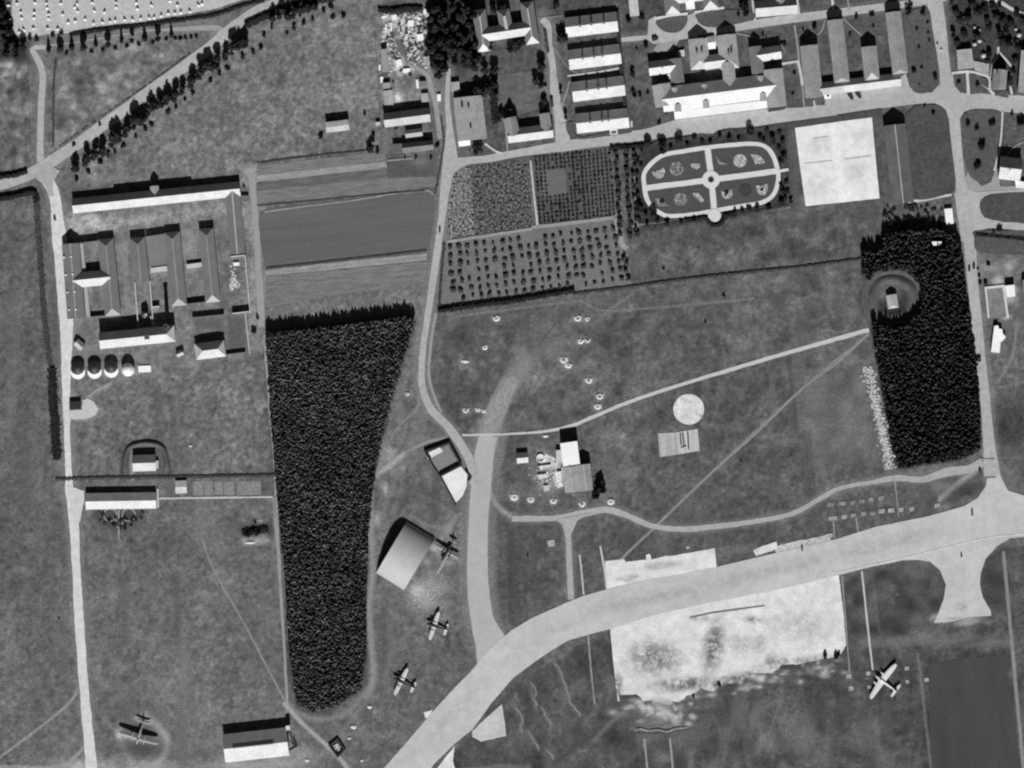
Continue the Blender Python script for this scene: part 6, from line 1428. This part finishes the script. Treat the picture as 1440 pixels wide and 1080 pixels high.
def ystrip():
    f = random.random(); y = 515 + f * 144; x = 1216 + (y - 515) * .2 + random.gauss(5, 3.8) + (2 if y > 590 else 0); return x, y
rubble('rubble', 'long strip of bright rubble along the eastern wood', 700, ystrip, .35, 1.0)
def yard():
    while True:
        x, y = random.uniform(536, 606), random.uniform(18, 118)
        if random.random() < math.exp(-((x - 572) / 26) ** 2 - ((y - 45) / 40) ** 2) and abs(x - 566 - (y - 75) * .3) > 5: return x, y
rubble('scrap_rubble', 'bright scrap and rubble strewn over the yard', 420, yard, .4, 1.6)
rubble('dark_scrap', 'dark scrap pieces strewn over the yard', 200, yard, .5, 1.6, SOOT_M, .9)
rubble('bomb_rubble', 'pale rubble southeast of the barrel hangar', 160, lambda: (random.gauss(596, 11), random.gauss(836, 11)), .2, .6)
rubble('works_rubble', 'pale rubble between the broken works walls', 150, lambda: (random.gauss(770, 9), random.gauss(668, 12)), .3, .8)
rubble('yard_rubble', 'pale rubble heap in the factory yard', 60, lambda: (random.gauss(329, 4), random.gauss(396, 8)), .4, 1.2)
rubble('coal_rubble', 'bright heap in the factory courtyard', 150, lambda: (random.gauss(146, 2), random.uniform(344, 382)), .3, .7)
random.seed(15)
for i, (x, y, w_, d_, a, lab) in enumerate(((578, 33, 8, 9, .1, 'large white sheet near the top of the yard'), (556, 24, 10, 7, .2, 'white slab northwest in the yard'), (540, 24, 6, 3, .1, 'long white slab at the yard corner'), (573, 48, 3, 11, -.5, 'long leaning white slab in the yard'), (591, 52, 9, 8, .2, 'pale round heap plate east in the yard'), (598, 16, 5, 7, -.2, 'bright crate at the northeast yard corner'), (550, 38, 2, 12, .1, 'narrow pale beam in the yard'), (543, 40, 1.6, 12, .05, 'second narrow pale beam in the yard'), (561, 88, 8, 8, .3, 'bright white block above the bend'), (572, 99, 10, 5, .1, 'bright white plate at the bend'), (534, 95, 2.4, 8, 0, 'white stack beside the long shed'), (537, 112, 4, 8, .1, 'white stack beside the small western shed'), (587, 118, 3, 12, .1, 'white stack beside the track'), (589, 26, 6, 3, -.4, 'small pale plate in the yard'), (567, 30, 7, 4, -.6, 'tilted pale plate in the yard'))):
    b = MB(); b.box(W((x, y))[:2], w_ * S, d_ * S, -.2, random.uniform(.5, 1.3), a); tag(b.build('scrap_slab', DECK_W), lab, 'scrap')

# ------------------------------------------------------------------ aircraft
def aircraft(label, nose, tail, span, wing_f, wz, skin, chord=(4.0, 2.2), nac=(), sweep=.06, fr=1.0, tail_span=7.5, nose_engine=False, skin2=None, canopy=True):
    p, r = Vector(W(nose)[:2]), Vector(W(tail)[:2]); L = (p - r).length; ang = math.atan2(p.y - r.y, p.x - r.x); skin2 = skin2 or (skin[0] if isinstance(skin, list) else skin)
    t = thing('aircraft', label, 'aircraft', (r.x, r.y, 0)); t['_o'] = (0, 0, 0); t.rotation_euler.z = ang   # x runs from tail to nose
    zc = lambda f: 1.3 + (wz + .2 - 1.3) * min(1, f * 1.6)
    m = MB(); n = 14; prof = [(0, .12), (.06, .35), (.25, .62), (.5, .9), (.68, 1), (.85, .95), (.94, .75), (.985, .42), (1, .12)]; vs = []
    for f, k_ in prof:
        for i in range(n):
            a = 6.283 * i / n; vs.append((f * L, fr * k_ * math.cos(a), zc(f) + fr * 1.15 * k_ * math.sin(a)))
    fs = [(k_ * n + i, k_ * n + (i + 1) % n, (k_ + 1) * n + (i + 1) % n, (k_ + 1) * n + i) for k_ in range(len(prof) - 1) for i in range(n)] + [tuple(range(n)), tuple(range((len(prof) - 1) * n, len(prof) * n))[::-1]]
    m.add(vs, [f[::-1] for f in fs]); m.build('fuselage', skin2, t, True)
    def panel(name, x0, y0, s, c0, c1, sw, z, th, par, mt, dih=.04):
        m = MB(); st = []; K = 7; mm = mt if isinstance(mt, list) else [mt]
        for j in range(K):
            f = j / (K - 1); c_ = (c0 + (c1 - c0) * f) * (1 if f < .9 else .62); y = y0 + (s - abs(y0) if s > 0 else s + abs(y0)) * f if False else y0 + (s - y0) * f
            xm = x0 - sw * abs(s) * f; zz = z + dih * abs(y - y0); tt = th * (1 - .6 * f)
            st.append([(xm + c_ * .5, y, zz), (xm + c_ * .2, y, zz + tt), (xm - c_ * .5, y, zz + .02), (xm + c_ * .15, y, zz - tt * .6)])
        vs = [v for s_ in st for v in s_]; fs = [(j * 4 + i, j * 4 + (i + 1) % 4, j * 4 + 4 + (i + 1) % 4, j * 4 + 4 + i) for j in range(K - 1) for i in range(4)] + [(3, 2, 1, 0), tuple((K - 1) * 4 + i for i in range(4))]
        if s < 0: fs = [f[::-1] for f in fs]
        m.add(vs, [f[::-1] for f in fs])
        if len(mm) > 1: m.m = [1 if q_ < (K - 1) * 4 and q_ % 4 == 0 else 0 for q_ in range(len(fs))]  # front top faces take the paler skin: leading edge sheen as colour
        return m.build(name, mm, par)
    xw = L * (1 - wing_f)
    for sg in (1, -1): panel('wing', xw, 0, sg * span / 2, chord[0], chord[1], sweep, wz, .34, t, skin)
    for sg in (1, -1): panel('tailplane', L * .075, 0, sg * tail_span / 2, 2.4, 1.6, .08, 1.9, .14, t, skin)
    m = MB(); m.add([(L * .16, -.1, 1.8), (L * .0 - .2, -.1, 1.8), (-.3, -.05, 4.4), (L * .05, -.05, 4.5), (L * .16, .1, 1.8), (L * .0 - .2, .1, 1.8), (-.3, .05, 4.4), (L * .05, .05, 4.5)], [(0, 1, 2, 3), (7, 6, 5, 4), (0, 4, 5, 1), (1, 5, 6, 2), (2, 6, 7, 3), (3, 7, 4, 0)]); m.build('fin', skin[0] if isinstance(skin, list) else skin, t)
    def prop(par, x, y, z):
        m = MB()
        for k_ in range(3):
            a = k_ * 2.094 + .5; m.add([(x, y, z), (x, y + math.cos(a + .09) * 1.6, z + math.sin(a + .09) * 1.6), (x + .08, y + math.cos(a - .09) * 1.6, z + math.sin(a - .09) * 1.6)], [(0, 1, 2)])
        m.tube((x - .2, y, z), (x + .45, y, z), .3, .08, 8); m.build('propeller', METAL_D, par)
    for y in nac:
        for sg in (1, -1):
            m = MB(); m.tube((xw - chord[0] * .45, sg * y, wz + .02), (xw + chord[0] * .3, sg * y, wz), .25, .68, 10); m.tube((xw + chord[0] * .3, sg * y, wz), (xw + chord[0] * .5 + 1.5, sg * y, wz), .68, .55, 10); e = m.build('engine', skin2, t); prop(e, xw + chord[0] * .5 + 1.6, sg * y, wz)
    if nose_engine: prop(t, L + .1, 0, zc(1))
    if canopy: m = MB(); m.lathe((L * .78, 0), [(fr * .62, zc(.8) + fr * .7), (fr * .5, zc(.8) + fr * 1.35), (.1, zc(.8) + fr * 1.45)], 10); m.build('canopy', GLASS_M, t)
    yw = nac[0] if nac else 1.6
    for sg in (1, -1): m = MB(); m.tube((xw + .8, sg * yw - .2, .6), (xw + .8, sg * yw + .2, .6), .6, .6, 12); m.tube((xw + .8, sg * yw, .6), (xw + .4, sg * yw, wz), .12, .12, 6); m.build('wheel', BLACK_M, t)
    m = MB(); m.tube((L * .08, -.1, .25), (L * .08, .1, .25), .25, .25, 8); m.tube((L * .08, 0, .25), (L * .1, 0, 1.2), .08, .08, 5); m.build('tail_wheel', BLACK_M, t)
    return t
aircraft('pale three engined transport aircraft on the southeastern grass', (1231, 950), (1261, 972.5), 30, .30, 2.1, METAL_P, (4.9, 2.9), (4.2,), .07, 1.05, 10.5, True)
aircraft('dark bodied pale winged bomber, upper one of the pair near the wood', (600, 876.5), (629, 886), 20.5, .36, 2.5, METAL_G, (3.7, 2.3), (2.9,), .02, .95, 8.2, False, METAL_D)
aircraft('dark bodied pale winged bomber, lower one of the pair near the wood', (553, 953), (583, 967.5), 20.5, .36, 2.5, METAL_G, (3.7, 2.3), (2.9,), .02, .95, 8.2, False, METAL_D)
aircraft('mottled aircraft with dark body parked beside the barrel hangar', (621, 789), (638.5, 758), 18.5, .46, 2.6, [METAL_C, METAL_L], (3.4, 2.2), (2.6,), .0, 1.1, 6.2, False, METAL_D)
aircraft('large grey bomber on the round dispersal in the southwest', (192.5, 1046), (202.5, 1012), 28.5, .28, 3.6, [METAL_C, METAL_L], (4.8, 3.0), (4.4,), .0, .9, 10.4, False, METAL_L)
# ------------------------------------------------------------------ vehicles and carts
def truck(label, p, ang, L=5.6, w=2.2, group='vehicles on the roads', m=TRUCK_M):
    t = thing('truck', label, 'truck', (*W(p)[:2], 0), group); t['_o'] = (0, 0, 0); t.rotation_euler.z = math.radians(ang)
    b = MB(); b.box((-L * .16, 0), L * .62, w, .8, 2.3); b.build('cargo_bed', m, t)
    b = MB(); b.box((L * .24, 0), L * .18, w * .92, .7, 2.2); b.build('cab', m, t)
    b = MB(); b.box((L * .41, 0), L * .18, w * .7, .7, 1.45); b.build('bonnet', m, t)
    for x in (-L * .3, L * .34):
        for s_ in (1, -1): b = MB(); b.tube((x, s_ * w * .42 - .12, .45), (x, s_ * w * .42 + .12, .45), .45, .45, 10); b.build('wheel', BLACK_M, t)
    return t
truck('dark truck parked on the white square by the arcade', (1163.5, 130.5), -78, 5.4, 2.0); truck('dark truck parked beside the arcade corner', (1181, 123), 98, 6.4, 2.4)
truck('dark truck in front of the arcade, western of two', (1196, 136), -52, 5.2, 2.2); truck('dark truck in front of the arcade, eastern of two', (1207, 134), -48, 5.2, 2.2)
truck('dark truck parked on the barrack road', (776, 144.5), -84, 6.4, 2.2); truck('dark cart on the middle road beside the crop field', (618.5, 324), 86, 3.4, 1.1)
truck('dark cart on the country road above the junction', (104, 204.5), 35, 2.8, 1.1); truck('tiny dark cart on the country road midway', (140.5, 176), 40, 1.8, .9)
truck('dark vehicle on the eastern road, western of two', (1363, 378.5), 84, 3.4, 1.3); truck('dark vehicle on the eastern road, eastern of two', (1369.5, 375), 84, 3.6, 1.5)
truck('dark wagon halfway down the eastern road', (1377, 505), 88, 4.2, 2.4); truck('dark vehicle at the mouth of the gravel loop', (1378, 663), 105, 3.6, 1.2); truck('dark vehicle on the taxiway edge', (1367, 721.5), 94, 3.6, 1.2)
truck('dark vehicle on the taxiway north edge', (1128, 772), 90, 3.0, 1.0); truck('dark cart at the western road bend', (77, 308), 110, 2.8, 1.1); truck('tiny dark vehicle on the apron of the taxi throat', (1352, 782), 90, 1.8, 1.0)
truck('dark vehicle by the house forecourt', (921, 55), 15, 4.6, 2.2)
b = MB(); b.box(W((1163, 130))[:2], 5, 9, .02, .22, .12); tag(b.build('white_square', mat('white paving', .8, .05, .2, .08, .8, .05, 2)), 'white paved square under a parked truck', 'paving')
# slotted marking on the slab
for i, (a, b_) in enumerate((((956.5, 609), (958, 626)), ((960, 608), (962, 627)), ((967, 607), (968.5, 632)), ((957.5, 629), (965, 627)))):
    m = MB(); p, r = Vector(W(a)[:2]), Vector(W(b_)[:2]); u = (r - p).normalized(); n = Vector((-u.y, u.x)) * .55
    m.prism([(x.x, x.y) for x in (p - n, r - n, r + n, p + n)], -.1, .42 + .02 * i); tag(m.build('drain_grate', mat('dark grate', .09 if i != 2 else .75)), ('western dark slot in the pale slab', 'eastern dark slot in the pale slab', 'pale raised bar beside the dark slots of the slab', 'short dark cross slot at the bottom of the pale slab')[i], 'drain slot', 'slots in the pale slab')
# fence lines
def fence(label, pts, h=1.3, gap=6.0):
    t = thing('fence', label, 'fence', W(pts[0])); sp = []
    for a, b_ in zip(pts, pts[1:]):
        k_ = max(1, int(math.dist(a, b_) / gap)); sp += [(a[0] + (b_[0] - a[0]) * j / k_, a[1] + (b_[1] - a[1]) * j / k_) for j in range(k_)]
    sp.append(pts[-1])
    for p in sp:
        m = MB(); m.box(W(p)[:2], .22, .22, -.3, h); m.build('post', BARK_M, t)
    for z in (.5, 1.1):
        m = MB()
        for a, b_ in zip(sp, sp[1:]): m.tube(W(a, z), W(b_, z), .05, .05, 4)
        m.build('rail', BARK_M, t)
fence('post and rail fence west of the side lane', [(40, 86), (40, 130), (42, 180), (43, 216)])
fence('post and rail fence across the northwestern field', [(0, 114), (14, 110), (30, 107), (38, 114)])
fence('post and rail fence along the scrap yard', [(527, 10), (528, 60), (532, 120), (534, 160)])
